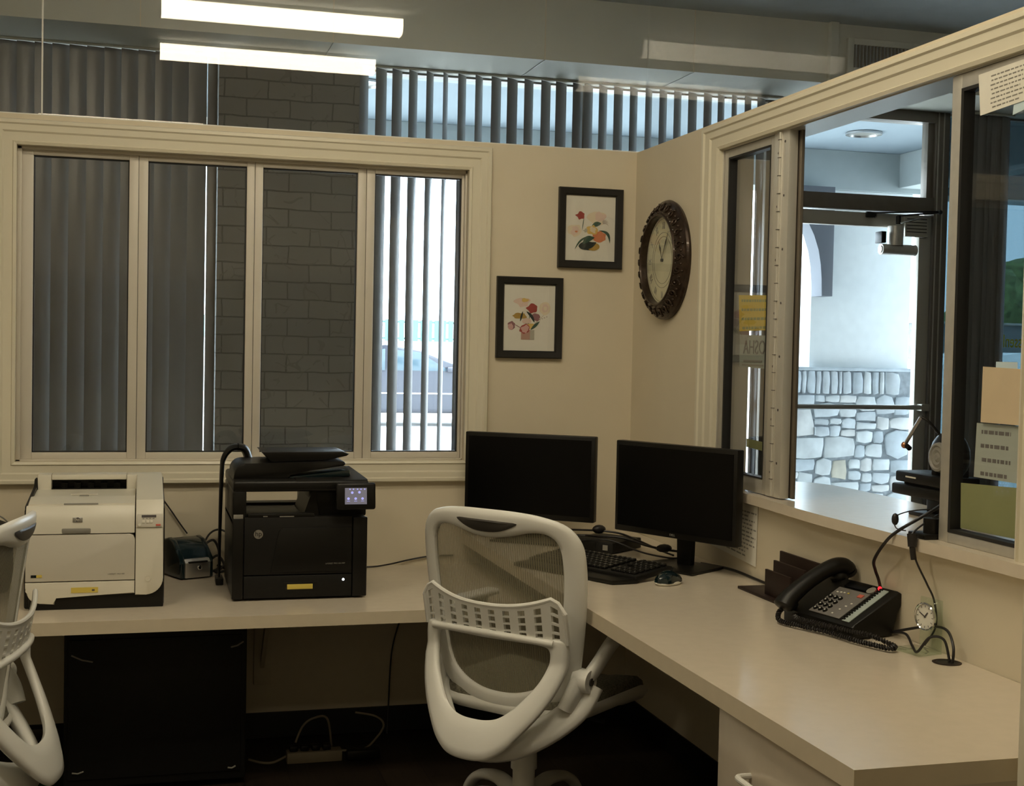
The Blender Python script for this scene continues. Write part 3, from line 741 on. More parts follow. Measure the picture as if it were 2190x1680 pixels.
b.box(.018, .032, -.0055, -.003, -.014, -.008, 'red', .001, X=Xp); b.build('control_panel', rt, world=True)
b = MB(); b.lathe([(.0095, 0), (.0095, .0016), (.0075, .0018), (.0070, .0010), (0, .0014)], 'white_pl', 24, Matrix.Translation((-1.812, -.6598, .712)) @ Matrix.Rotation(PI/2, 4, 'X')); b.build('power_button', p, world=True)

# ------------------------------------------------------------------ black multifunction printer
p = thing('multifunction_printer', 'black multifunction printer with touch screen and yellow label on its tray', 'printer', (-1.342, -.40, DL))
x0, x1 = -1.556, -1.130
b = MB(); b.box(x0, x1, -.60, -.20, DL+.004, .885, 'dark', .008)
b.box(x0, -1.514, -.608, -.20, .86, .972, 'dark', .006)
b.box(-1.31, x1+.006, -.55, -.20, .88, .972, 'dark', .006)
b.box(-1.514, -1.31, -.26, -.20, .88, .893, 'dark'); b.prism([(-1.33, .885), (-1.30, .97), (-1.29, .97), (-1.28, .885)], -.56, -.3, 'y', 'dark')
b.box(x0+.02, x0+.06, -.56, -.52, DL, DL+.01, 'dark'); b.box(x1-.06, x1-.02, -.56, -.52, DL, DL+.01, 'dark'); b.box(x0+.02, x1-.02, -.26, -.22, DL, DL+.01, 'dark')
b.build('body', p, world=True)
b = MB(); b.box(-1.520, -1.178, -.612, -.60, .704, .888, 'dark_m', .003); fd = b.build('front_door', p, world=True)
b = MB(); b.prism([(-1.437, .712), (-1.178-.002, .712), (-1.18, .853), (-1.402, .853), (-1.413, .842)], -.6165, -.611, 'y', 'dark', .002); b.build('raised_cover', fd, world=True)
X = Matrix.Translation((-1.476, -.6122, .834)) @ Matrix.Rotation(PI/2, 4, 'X')
b = MB(); b.lathe([(.0145, 0), (.0142, .0012), (0, .0014)], 'metal', 32, X); lo = b.build('maker_badge', fd, world=True)
text('hp', .022, XZ(-1.476, -.614, .8355), 'dark', lo)
text('LASERJET PRO 400 MFP', .0062, XZ(-1.232, -.6172, .737), 'grey_pl', fd)
b = MB(); b.box(-1.520, -1.178, -.613, -.60, .630, .701, 'dark_m', .003); b.box(-1.395, -1.288, -.6145, -.612, .651, .680, 'dark', .002); tr = b.build('paper_tray', p, world=True)
b = MB(); b.box(-1.384, -1.303, -.6165, -.6143, .657, .673, 'yellow', .0006); b.build('yellow_label', tr, world=True)
b = MB(); b.box(x0-.001, -1.522, -.614, -.598, .628, .885, 'dark', .004); b.box(x0+.002, -1.524, -.612, -.60, .884, .897, 'grey_pl', .001); b.build('side_pillar', p, world=True)
b = MB(); b.box(-1.176, x1+.001, -.614, -.598, .628, .885, 'dark', .004); b.build('side_pillar', p, world=True)
b = MB(); b.lathe([(.0045, 0), (.003, .003), (0, .0035)], 'led_w', 12, Matrix.Translation((-1.205, -.612, .684)) @ Matrix.Rotation(PI/2, 4, 'X')); b.build('power_light', p, world=True)
b = MB(); b.box(-1.51, -1.30, -.612, -.585, .885, .900, 'dark', .003); b.box(-1.462, -1.448, -.6135, -.611, .889, .892, 'grey_pl'); b.box(-1.41, -1.365, -.6135, -.611, .888, .891, 'grey_pl'); b.build('output_lip', p, world=True)
b = MB(); b.box(x0, x1+.004, -.612, -.19, .968, 1.004, 'dark', .010, 3)
b.prism([(-.61, 1.0), (-.60, 1.006), (-.2, 1.012), (-.2, 1.0)], -1.36, x1, 'x', 'dark'); b.build('scanner_lid', p, world=True)
b = MB(); b.prism([(-1.553, 1.0), *rc(-1.513, 1.016, .036, 180, 90, 8), (-1.40, 1.054), (-1.212, 1.058), (-1.196, 1.056), (-1.192, 1.049), (-1.20, 1.043), (-1.30, 1.030), (-1.375, 1.018), (-1.378, 1.0)], -.545, -.30, 'y', 'dark', .004); b.build('document_feeder', p, world=True)
b = MB(); b.prism([(-1.376, 1.008), (-1.178, 1.030), (-1.176, 1.010), (-1.36, 1.0)], -.54, -.31, 'y', 'teal', .003); b.build('output_tray', p, world=True)
b = MB(); b.prism([(-1.462, 1.088), (-1.200, 1.088), (-1.178, 1.080), (-1.186, 1.074), (-1.25, 1.060), (-1.43, 1.054)], -.52, -.33, 'y', 'dark', .003); b.build('input_tray', p, world=True)
Xp = Matrix.Translation((-1.174, -.652, .957)) @ Matrix.Rotation(R_(-6), 4, 'X')
b = MB(); b.box(-.064, .062, -.010, .010, -.043, .042, 'dark', .007, 3, X=Xp); b.box(-.03, .03, .005, .06, -.03, .01, 'dark', .003, X=Xp); cp = b.build('control_panel', p, world=True)
b = MB(); b.box(-.037, .033, -.0112, -.010, -.026, .026, 'lcd', X=Xp); sc = b.build('touch_screen', cp, world=True)
b = MB()
for (u, v) in ((-.014, .011), (.009, .012), (-.026, -.008), (-.003, -.008), (.019, -.008)): b.cyl(Xp @ Vector((u, -.0122, v)), Xp @ Vector((u, -.011, v)), .0042, m='icon', seg=10)
for u in (-.021, -.01, .003, .014, .026): b.box(u-.002, u+.002, -.0122, -.011, .020, .0235, 'icon', X=Xp)
for u in (-.026, -.003, .019): b.box(u-.005, u+.005, -.0120, -.011, -.0165, -.0152, 'icon', X=Xp)
b.build('icons', sc, world=True)
# thin curved black stand behind it
pts = spline([(-1.578, -.28, .645), (-1.577, -.28, .80), (-1.573, -.28, 1.00), (-1.566, -.28, 1.05), (-1.545, -.28, 1.078), (-1.52, -.28, 1.085), (-1.497, -.28, 1.075), (-1.482, -.28, 1.035)], 8)
b = MB(); b.tube(pts, .035, 'dark', 12, flat=.33, upv=(1, 0, .001), radii=[.012+.03*min(1, i/45) for i in range(len(pts))])
b.box(-1.59, -1.565, -.32, -.24, DL, DL+.024, 'dark', .003)
tag(b.build('document_stand'), 'thin curved black stand rising behind the left side of the black printer', 'stand')

# ------------------------------------------------------------------ label printer
lp = thing('label_printer', 'small dark teal label printer with silver front between the two printers', 'label printer', (-1.678, -.11, DL), R_(24))
prof = [(-.078, .004), (-.078, .055), (-.066, .066), (-.045, .100), (-.015, .128), (.02, .136), (.055, .128), (.078, .09), (.082, .03), (.075, .004)]
b = MB(); b.prism(prof, -.062, -.044, 'x', 'teal', .006, seg=3); b.prism(prof, .044, .062, 'x', 'teal', .006, seg=3)
prof2 = [(y*.97, z*.985) for y, z in prof]; b.prism(prof2, -.046, .046, 'x', 'teal', .003); b.build('housing', lp)
b = MB(); b.prism([(-.084, .006), (-.086, .058), (-.074, .070), (-.06, .07), (-.06, .006)], -.047, .047, 'x', 'metal', .003); fr_ = b.build('silver_front', lp)
b = MB(); b.box(-.036, .036, -.0875, -.078, .056, .0625, 'dark', .002); b.build('label_slot', fr_)
b = MB(); b.lathe([(.008, 0), (.008, .003), (.006, .004), (0, .003)], 'chrome', 20, Matrix.Translation((.006, -.084, .040)) @ Matrix.Rotation(PI/2, 4, 'X')); b.build('power_button', fr_)

# ------------------------------------------------------------------ monitors
def monitor(name, label, pl, pr, zt, hh, base=True):
    pl, pr = Vector(pl), Vector(pr); d = (pr-pl); w = d.length; c = (pl+pr)/2
    t = thing(name, label, 'monitor', (c.x, c.y, DR), math.atan2(d.y, d.x))
    z1 = zt-DR; z0 = z1-hh
    b = MB(); b.box(-w/2, w/2, -.004, .030, z0, z1, 'dark', .004)
    b.box(-w*.32, w*.32, .028, .055, z0+.05, z1-.05, 'dark_m', .012)
    b.build('housing', t)
    b = MB(); b.box(-w/2+.014, w/2-.014, -.0055, -.0035, z0+.020, z1-.014, 'screen'); sc = b.build('screen', t, smooth=0)
    text('DELL', .010, Matrix.Translation((0, -.0045, z0+.010)) @ Matrix.Rotation(PI/2, 4, 'X'), 'grey_pl', t, 'maker_name', world=False)
    b = MB(); b.prism([(-.028, .008), (.028, .008), (.034, z0+.10), (-.034, z0+.10)], .055, .078, 'y', 'dark', .003); b.build('stand_neck', t)
    b = MB(); b.prism([(-.125, -.055), (.125, -.055), (.105, .13), (-.105, .13)], .0015, .010, 'z', 'dark', .003); b.build('stand_foot', t)
    return t
monitor('monitor', 'left black monitor in the corner, half behind the nearer chair', (-.693, -.14), (-.292, -.43), 1.131, .305)
monitor('monitor', 'right black monitor standing against the wall under the pass-through window', (-.305, -.683), (-.073, -1.128), 1.140, .300)
# mini computer between them
t = thing('mini_computer', 'small flat black computer on the higher worktop between the monitors', 'computer', (-.262, -.47, DR), R_(-52))
b = MB(); b.box(-.09, .09, -.095, .095, .003, .040, 'dark_m', .004); b.build('case', t)
b = MB(); b.box(-.085, .02, -.0965, -.095, .008, .034, 'dark'); b.box(.05, .07, -.0965, -.095, .012, .03, 'grey_pl'); b.build('front_panel', t)

# ------------------------------------------------------------------ keyboard, mouse
t = thing('keyboard', 'black keyboard with a wide palm rest in front of the monitors', 'keyboard', (-.452, -.905, DR), R_(-62))
Xk = Matrix.Translation((0, -.03, .012)) @ Matrix.Rotation(R_(5), 4, 'X')
b = MB(); b.box(-.23, .23, -.035, .135, -.004, .014, 'dark_m', .004, X=Xk); b.build('deck', t)
b = MB(); b.prism([(-.225, -.11), (.20, -.11), (.232, -.03), (-.232, -.03)], .0, .013, 'z', 'dark', .004, X=Matrix.Translation((0, -.03, .001))); b.build('palm_rest', t)
b = MB()
for r in range(6):
    y = -.022+r*.0255 + (.004 if r == 5 else 0)
    for k in range(21):
        xx = -.214+k*.0205
        if k in (15,) or (k in (16, 17) and r in (2,)): continue
        if r == 0 and 4 <= k <= 8:
            if k == 4: b.box(xx, xx+.098, y, y+.018, .014, .021, 'dark', .002, 1, X=Xk)
            continue
        b.box(xx, xx+.0175, y, y+.019, .014, .021, 'dark', .002, 1, X=Xk)
        b.box(xx+.004, xx+.008, y+.010, y+.014, .0209, .0213, 'grey_pl', X=Xk)
b.build('keys', t)
t = thing('mouse', 'black computer mouse with a pale base in front of the right monitor', 'mouse', (-.305, -1.155, DR), R_(-55))
b = MB(); rows = []
for i in range(9):
    v = i/8; y = -.052+v*.104; hw = .030*math.sqrt(max(.02, 1-(2*v-1)**4)); hh = .034*math.sin(PI*min(1, .12+v*.82))**.7
    rows.append([(hw*math.cos(PI*k/10), y, .008+max(.004, hh)*math.sin(PI*k/10)) for k in range(11)])
b.quads(rows, 'teal'); b.poly(rows[0], 'teal'); b.poly(rows[-1][::-1], 'teal')
bmesh.ops.recalc_face_normals(b.bm, faces=b.bm.faces[:]); b.build('shell', t)
b = MB(); b.lathe([(.0, .001), (.030, .001), (.033, .006), (.030, .011), (0, .011)], 'white_pl', 24, Matrix.Diagonal((1, 1.62, 1, 1))); b.build('base', t)
b = MB(); b.cyl((-.004, .026, .038), (.004, .026, .038), .009, m='dark', seg=16); b.build('scroll_wheel', t)

# ------------------------------------------------------------------ letter sorter
t = thing('letter_sorter', 'dark brown three-step letter sorter against the wall beside the phone', 'letter sorter', (-.07, -1.40, DR))
b = MB(); b.box(-.125, -.006, -1.56, -1.255, DR, DR+.008, 'brown', .001); b.build('base_board', t, world=True)
for x, y0, y1, z in ((-.018, -1.556, -1.318, .860), (-.058, -1.545, -1.358, .840), (-.098, -1.535, -1.386, .820)):
    b = MB(); b.box(x-.005, x+.003, y0, y1, DR+.008, z, 'brown', .001); b.build('divider', t, world=True)

# ------------------------------------------------------------------ desk phone
t = thing('desk_phone', 'black desk phone with grey keypad and red message light', 'phone', (-.178, -1.830, DR), R_(-79))
W2 = .134; D = .158
prof = [(0, .002), (0, .032), (.008, .038), (D-.012, .112), (D, .106), (D, .075), (D-.02, .06), (D-.03, .002)]
b = MB(); b.prism(prof, -W2, W2, 'x', 'dark', .005, seg=2); b.build('base', t)
sl = math.atan2(.112-.038, D-.020)
Xf = Matrix.Translation((0, .008, .0385)) @ Matrix.Rotation(sl, 4, 'X')
b = MB(); b.box(-.045, .072, .004, .118, 0, .003, 'key_pl', .001, X=Xf)
fp_ = b.build('keypad_plate', t)
b = MB()
for r in range(4):
    for k in range(3): b.cyl(Xf @ Vector((-.032+k*.0185, .018+r*.0185, .002)), Xf @ Vector((-.032+k*.0185, .018+r*.0185, .007)), .0072, .0062, m='dark', seg=14)
b.build('number_keys', fp_)
b = MB()
for r in range(4):
    for k in range(3): b.box(-.034+k*.0185, -.030+k*.0185, .016+r*.0185, .020+r*.0185, .0071, .0074, 'paper', X=Xf)
b.build('key_legends', fp_)
b = MB()
for (u, v, mm) in ((.035, .016, 'paper'), (.042, .036, 'paper'), (.048, .052, 'paper'), (-.03, .096, 'paper'), (-.018, .098, 'paper'), (-.006, .099, 'paper'), (.008, .100, 'yellow'), (.055, .066, 'paper')):
    b.box(u-.003, u+.003, v-.002, v+.002, .003, .0042, mm, X=Xf)
b.build('small_keys', fp_)
b = MB(); b.box(.045, .062, .094, .106, .003, .005, 'red', X=Xf); b.build('red_key', fp_)
b = MB(); b.box(.084, .110, .002, .146, 0, .0025, 'strip', .0008, X=Xf); st = b.build('name_strip', t)
b = MB()
for k in range(16): b.box(.080, .091, .006+k*.009, .0105+k*.009, .001, .006, 'dark', X=Xf)
b.build('line_keys', st)
b = MB(); b.box(-.035, .045, .124, .150, 0, .004, 'screen', .001, X=Xf); b.build('display', t)
b = MB(); b.lathe([(.013, 0), (.013, .004), (.006, .005), (0, .004)], 'grey_pl', 20, Xf @ Matrix.Translation((.060, .132, 0))); b.build('navigation_key', t)
b = MB(); b.ball(Xf @ Vector((.078, .146, .004)), .0055, 'led_r', 2); b.build('message_light', t)
# handset, lying along the left side and rising past it
hs = spline([(-.10, -.030, .040), (-.101, -.010, .064), (-.099, .035, .096), (-.095, .085, .124), (-.090, .130, .142), (-.087, .160, .140), (-.087, .176, .118)], 6)
b = MB(); n = len(hs)
rad = [.033 - .008*math.sin(PI*i/(n-1)) for i in range(n)]; rad[0] = .020; rad[-1] = .020; rad[1] = .028; rad[-2] = .028
b.tube(hs, .02, 'dark', 14, radii=rad, flat=.78, upv=(0, -.5, .8)); hd = b.build('handset', t)
b = MB(); b.ball((-.098, -.010, .050), .024, 'dark', 2, (1, 1, .8)); b.build('mouthpiece', hd)
b = MB(); b.ball((-.088, .145, .115), .026, 'dark', 2, (1, 1, .8)); b.build('earpiece', hd)
# curly cord: helix around a path lying on the desk (world coordinates)
CO = Vector((.004, -.036, 0))
path = spline([(-.212, -1.676, .777), (-.235, -1.690, .765), (-.245, -1.72, .751), (-.222, -1.79, .751), (-.19, -1.87, .751), (-.175, -1.95, .751), (-.155, -2.01, .751), (-.135, -2.055, .751), (-.115, -2.045, .753), (-.142, -1.99, .766), (-.17, -1.92, .766), (-.200, -1.84, .766), (-.215, -1.77, .764), (-.205, -1.72, .762), (-.18, -1.70, .760)], 14)
path = [p+CO for p in path]
pts = []; acc = 0
for i in range(len(path)-1):
    a, c_ = path[i], path[i+1]; dlt = (c_-a); L = dlt.length; Tn = dlt.normalized()
    N = Tn.cross(Vector((0, 0, 1))).normalized(); B = Tn.cross(N)
    for k in range(3):
        q = a + dlt*(k/3); acc += L/3; ph = acc/.0075*2*PI
        pts.append(q + (N*math.cos(ph)+B*math.sin(ph))*.0052)
b = MB(); b.tube(pts, .0022, 'wire', 5); b.tube(path, .0032, 'wire', 6)
b.build('curly_cord', t, world=True)

# ------------------------------------------------------------------ acrylic desk clock
t = thing('desk_clock', 'small round clock on a clear greenish acrylic stand beside the phone', 'clock', (-.075, -2.100, DR), R_(-80))
b = MB(); b.box(-.045, .045, -.020, .052, .001, .007, 'acrylic', .002); b.box(-.026, .045, .046, .051, .007, .128, 'acrylic', .002); b.build('acrylic_stand', t)
Xd = Matrix.Translation((-.004, .046, .082)) @ Matrix.Rotation(PI/2, 4, 'X')
b = MB(); b.lathe([(.033, 0), (.034, .006), (.031, .008), (.029, .006)], 'chrome', 32, Xd); b.build('rim', t)
b = MB(); b.lathe([(.030, .004), (0, .004)], 'paper', 32, Xd); dl = b.build('dial', t)
b = MB()
for a, L, wd in ((40, .014, .0016), (-65, .020, .0012)): b.box(-wd, wd, -.003, L, .0048, .0055, 'ink', X=Xd @ Matrix.Rotation(R_(-a), 4, 'Z'))
for k in range(12): b.box(-.0007, .0007, .022, .027, .0044, .0048, 'ink', X=Xd @ Matrix.Rotation(k*PI/6, 4, 'Z'))
b.build('hands', dl)

# ------------------------------------------------------------------ wall clock on the right wall
CY, CZc = -.343, 1.768
t = thing('wall_clock', 'round wall clock with carved dark bronze frame and roman numerals', 'clock', (0, CY, CZc))
Xc = Matrix.Translation((0, CY, CZc)) @ Matrix.Rotation(-PI/2, 4, 'Y') @ Matrix.Rotation(PI/2, 4, 'Z')
# local frame of Xc: z -> -x (into room)
def Xclk(): return Matrix(((0, 0, -1, 0), (-1, 0, 0, CY), (0, 1, 0, CZc), (0, 0, 0, 1)))
Xc = Xclk()   # local x -> -y (right in the picture), local y -> up, local z -> into the room
prof = [(.157, .020), (.156, .040), (.159, .048), (.164, .049), (.168, .044), (.180, .041), (.193, .034), (.203, .026), (.209, .020), (.214, .018), (.217, .010), (.213, 0)]
def ringz(r):
    for (ra, za), (rb, zb) in zip(prof[2:], prof[3:]):
        if ra <= r <= rb: return za+(zb-za)*(r-ra)/(rb-ra)
    return .02
b = MB(); b.lathe(prof, 'bronze', 96, Xc)
rs = random.Random(11)
for k in range(26):
    a = 2*PI*k/26; r0 = .187
    for s in (1, -1):
        pts = []
        for i in range(13):
            th = i/12*1.65*PI*s; rr = .0125*(1-i/16)
            px_, py_ = r0*math.cos(a)+rr*math.cos(a+th)*1.0 + .004*s*math.cos(a), r0*math.sin(a)+rr*math.sin(a+th)
            pts.append((px_, py_, ringz(math.hypot(px_, py_))+.002+.002*math.sin(i/12*PI)))
        b.tube([Xc @ Vector(p) for p in pts], .0034, 'bronze', 6)
    b.ball(Xc @ Vector((r0*math.cos(a+PI/26)*1.04, r0*math.sin(a+PI/26)*1.04, .031)), .0062, 'bronze', 1)
    b.ball(Xc @ Vector((.204*math.cos(a), .204*math.sin(a), .028)), .0050, 'bronze', 1)
    b.ball(Xc @ Vector((.171*math.cos(a+PI/26), (.171)*math.sin(a+PI/26), .043)), .0042, 'bronze', 1)
b.build('carved_frame', t, world=True)
b = MB(); b.lathe([(.158, .020), (0, .020)], 'dial', 64, Xc)
for r in (.150, .100, .085): b.tube([Xc @ Vector((r*math.cos(2*PI*k/60), r*math.sin(2*PI*k/60), .0204)) for k in range(60)], .0006, 'ink', 5, closed=True)
dl = b.build('dial', t, world=True)
for k, nmr in enumerate(['XII', 'I', 'II', 'III', 'IIII', 'V', 'VI', 'VII', 'VIII', 'IX', 'X', 'XI']):
    a = -k*PI/6
    text(nmr, .036, Xc @ Matrix.Rotation(a, 4, 'Z') @ Matrix.Translation((0, .124, .0206)), 'grey_pl' if k not in (8,) else 'ink', dl, 'numeral', wx=.62)
b = MB()
def hand(ang, L, w, z):
    X = Xc @ Matrix.Rotation(-R_(ang), 4, 'Z')
    b.prism([(-.0012, 0), (-.0018, L*.45), (-w, L*.62), (-.0012, L*.78), (0, L), (.0012, L*.78), (w, L*.62), (.0018, L*.45), (.0012, 0)], z, z+.001, 'z', 'base', X=X)
hand(333, .078, .0055, .0235); hand(31, .118, .0045, .026)
b.lathe([(.006, .0205), (.006, .028), (0, .029)], 'base', 16, Xc); b.build('hands', t, world=True)
b = MB(); b.lathe([(.1555, .034), (0, .034)], 'glass', 64, Xc); b.build('cover_glass', t, world=True)

# ------------------------------------------------------------------ framed pictures
def blob(b, cx, cz, rx, rz, m, y, n=14, wob=.18, seed=0, a0=0):
    rs = random.Random(seed); P = []
    for k in range(n):
        a = 2*PI*k/n; q = 1+rs.uniform(-wob, wob); ca, sa = math.cos(a)*rx*q, math.sin(a)*rz*q
        P.append((cx+ca*math.cos(a0)-sa*math.sin(a0), y, cz+ca*math.sin(a0)+sa*math.cos(a0)))
    P = [tuple(p) for p in spline(P, 2, True)]
    b._begin()
    v0 = [b.bm.verts.new(p) for p in P]; f = b.bm.faces.new(v0)
    if f.normal.y > 0: f.normal_flip()
    b._end(m)
def leaf(b, x0, z0, x1, z1, w, m, y, bend=0):
    A, B_ = Vector((x0, 0, z0)), Vector((x1, 0, z1)); d = B_-A; n = Vector((-d.z, 0, d.x)).normalized()
    L, Rr = [], []
    for k in range(9):
        t = k/8; c = A+d*t+n*bend*math.sin(PI*t); q = w*math.sin(PI*t)**.8
        L.append(c+n*q); Rr.append(c-n*q)
    P = [(p.x, y, p.z) for p in L+Rr[-2:0:-1]]
    b._begin(); f = b.bm.faces.new([b.bm.verts.new(p) for p in P]); f.normal_update()
    if f.normal.y > 0: f.normal_flip()
    b._end(m)
for nm, c_ in dict(p_pink=(.60, .36, .33), p_pale=(.70, .54, .46), p_cream=(.72, .63, .47), p_red=(.34, .055, .045), p_orange=(.62, .22, .10), p_mauve=(.28, .13, .14), p_gold=(.42, .27, .06), p_green=(.05, .10, .07), p_dkgreen=(.025, .035, .03), p_tan=(.44, .27, .21), p_grey=(.42, .40, .33), p_yel=(.65, .45, .13), p_line=(.45, .38, .32)).items(): M[nm] = mat(nm, c_, .8)
def picture(label, xc, zc, w, h, art):
    t = thing('framed_picture', label, 'picture', (xc, 0, zc), group=None)
    x0, x1, z0, z1 = xc-w/2, xc+w/2, zc-h/2, zc+h/2; fw = .029
    b = MB()
    L = []
    for o, d in ((0, 0), (0, .018), (.004, .022), (fw-.006, .018), (fw, .012), (fw, .004)):
        L.append([(x0+o, -d, z0+o), (x1-o, -d, z0+o), (x1-o, -d, z1-o), (x0+o, -d, z1-o)])
    b.quads(L, 'frame', closed_u=True); bmesh.ops.recalc_face_normals(b.bm, faces=b.bm.faces[:]); b.build('frame', t, world=True, smooth=20)
    b = MB(); b.box(x0+fw-.003, x1-fw+.003, -.0075, -.002, z0+fw-.003, z1-fw+.003, 'paper'); pr = b.build('print', t, world=True, smooth=0)
    b = MB(); art(b, xc, zc, w, h); b.build('flower_artwork', pr, world=True, smooth=0)
    b = MB(); b.box(x0+fw-.003, x1-fw+.003, -.0105, -.0095, z0+fw-.003, z1-fw+.003, 'glass'); b.build('cover_glass', t, world=True, smooth=0)
def art1(b, xc, zc, w, h):   # vase of mixed blooms ; u,v in picture widths from its centre
    P = lambda u, v: (xc+u*w, zc+v*h); Y = [-.0078]
    def y(): Y[0] -= .00004; return Y[0]
    B = lambda u, v, ru, rv, m, s=0, wb=.18: blob(b, *P(u, v), ru*w, rv*h, m, y(), seed=s, wob=wb)
    Lf = lambda u0, v0, u1, v1, ww, m, bd=0: leaf(b, *P(u0, v0), *P(u1, v1), ww*w, m, y(), bd*w)
    B(.10, .13, .15, .085, 'p_cream', 1); B(.15, .15, .08, .06, 'p_pale', 2, .25)
    Lf(-.10, .15, -.13, -.03, .006, 'p_green'); B(-.16, .16, .07, .045, 'p_red', 3, .3)
    B(-.23, -.03, .11, .085, 'p_cream', 4, .25); B(-.24, -.04, .06, .05, 'p_pale', 5, .3); B(-.22, -.045, .02, .012, 'p_orange', 6)
    for k in range(5): Lf(.20, .06, .20+.09*math.cos(.4*k-.3), .06+.06*math.sin(.5*k-.3), .006, 'p_line', .02)
    B(-.05, -.03, .07, .03, 'p_grey', 7, .4)
    Lf(.02, .03, .17, .07, .035, 'p_green', .01)
    Lf(.13, -.02, .31, -.18, .022, 'p_green', .07)
    B(.14, -.10, .105, .072, 'p_orange', 8, .12); B(.03, -.02, .09, .06, 'p_yel', 9, .2); B(.04, -.015, .05, .035, 'p_cream', 10, .3)
    B(-.03, -.22, .15, .055, 'p_dkgreen', 11, .05); B(.05, -.225, .10, .05, 'p_gold', 12, .05); Lf(-.10, -.26, .10, -.17, .04, 'p_dkgreen')
    Lf(-.24, -.27, .0, -.09, .014, 'p_green', .04); Lf(-.12, -.20, .07, -.11, .045, 'p_green', .03)
def art2(b, xc, zc, w, h):
    P = lambda u, v: (xc+u*w, zc+v*h); Y = [-.0078]
    def y(): Y[0] -= .00004; return Y[0]
    B = lambda u, v, ru, rv, m, s=0, wb=.18: blob(b, *P(u, v), ru*w, rv*h, m, y(), seed=s, wob=wb)
    Lf = lambda u0, v0, u1, v1, ww, m, bd=0: leaf(b, *P(u0, v0), *P(u1, v1), ww*w, m, y(), bd*w)
    Lf(-.03, -.17, .02, .10, .005, 'p_green'); Lf(-.05, -.16, -.28, -.06, .005, 'p_mauve'); Lf(.02, -.12, .24, .05, .005, 'p_line')
    B(-.11, .19, .12, .055, 'p_pale', 1, .25); B(-.07, .215, .05, .025, 'p_yel', 2, .2)
    B(.04, .12, .085, .055, 'p_red', 3, .22); B(.24, .12, .085, .085, 'p_cream', 4, .08); B(.24, .12, .05, .05, 'p_pale', 5, .12); B(.24, .12, .025, .025, 'p_cream', 6)
    B(-.15, .02, .11, .04, 'p_gold', 7, .2); B(-.27, -.10, .055, .055, 'p_mauve', 8, .12); B(-.28, -.115, .04, .04, 'p_pink', 9, .15)
    B(.10, .01, .065, .045, 'p_mauve', 10, .15); Lf(-.14, -.05, -.10, .08, .014, 'p_dkgreen'); Lf(-.05, .08, .08, -.06, .022, 'p_dkgreen', .02)
    B(-.04, -.04, .07, .035, 'p_pale', 11, .15); B(.02, -.10, .06, .035, 'p_yel', 12, .2)
    for k in range(4): B(.16+.035*k, -.02+.012*k, .010, .008, 'p_line', 20+k)
    Lf(.02, -.15, .16, -.04, .022, 'p_green')
    x, z = P(-.12, -.27)
    b.box(x, x+.135*w, -.0085, -.0082, z, z+.12*h, 'p_tan'); b.box(x+.135*w, x+.20*w, -.0085, -.0082, z, z+.12*h, 'p_grey')
    B(-.07, -.14, .08, .06, 'p_red', 13, .2); B(-.06, -.14, .06, .045, 'p_pink', 14, .3)
picture('upper framed flower print with a dark green bowl, near the wall corner', -.186, 1.902, .258, .306, art1)
picture('lower framed flower print with pink vase, right of the window', -.4225, 1.554, .260, .308, art2)

# ------------------------------------------------------------------ papers
def sheet(name, label, quad, m, lines=None, thick=.0006):
    """quad of points (y,z) on the plane x"""
    x, pts = quad
    b = MB(); b.prism(pts, x-thick, x, 'x', m); 
    t = tag(b.build(name, smooth=0), label, 'paper')
    if lines:
        b = MB(); rs = random.Random(len(label)); P0, P1, P2, P3 = [Vector(p) for p in pts]  # order: TL, TR, BR, BL
        n, l0, l1, mm = lines
        for k in range(n):
            v = .12+.76*k/(n-1); a = P0+(P3-P0)*v; c_ = P1+(P2-P1)*v
            u = l0+rs.uniform(0, .05)
            end = l1-rs.uniform(0, .25)
            while u < end:
                wd = rs.uniform(.03, .10); q0 = a+(c_-a)*u; q1 = a+(c_-a)*min(end, u+wd)
                hh = (P3-P0).length*.28/n
                b.prism([(q0.x, q0.y), (q1.x, q1.y), (q1.x, q1.y-hh), (q0.x, q0.y-hh)], x-thick-.0002, x-thick, 'x', mm)
                u += wd+.02
        if b.bm.faces: b.build('printed_lines', t, smooth=0)
        else: b.bm.free()
    return t
sheet('notice', 'tilted typed notice taped to the top right of the window frame', (-.003, [(-2.186, 2.084), (-2.372, 2.088), (-2.378, 1.999), (-2.197, 1.990)]), 'paper', (8, .2, 1.0, 'grey_pl'))
sheet('paper_strip', 'pale blue paper strip under the tilted notice', (-.0012, [(-2.315, 1.998), (-2.374, 2.004), (-2.376, 1.982), (-2.312, 1.973)]), 'bluish')
sheet('paper_card', 'plain manila card taped to the near window pane', (.0125, [(-2.216, 1.42), (-2.366, 1.417), (-2.364, 1.294), (-2.214, 1.293)]), 'manila')
sheet('paper_note', 'small white note showing above the manila card', (.0135, [(-2.262, 1.432), (-2.338, 1.432), (-2.338, 1.408), (-2.262, 1.408)]), 'bluish')
sheet('poster', 'pale poster on the near window pane below the manila card', (.0195, [(-2.19, 1.290), (-2.383, 1.292), (-2.383, 1.166), (-2.185, 1.165)]), 'poster_pale', (4, .1, .8, 'key_pl'))
sheet('poster', 'pale green sheet along the bottom of the near window pane', (.0196, [(-2.136, 1.146), (-2.383, 1.158), (-2.383, 1.044), (-2.14, 1.040)]), 'lime')
sheet('poster', 'yellow poster on the hinged window pane', (.0216, [(-.90, 1.625), (-1.135, 1.617), (-1.135, 1.510), (-.912, 1.508)]), 'yellow', (4, .08, 1.0, 'lime'))
pp = sheet('poster', 'white safety poster with mirrored lettering on the hinged window pane', (.0216, [(-.915, 1.497), (-1.128, 1.493), (-1.125, 1.390), (-.918, 1.395)]), 'poster_pale')
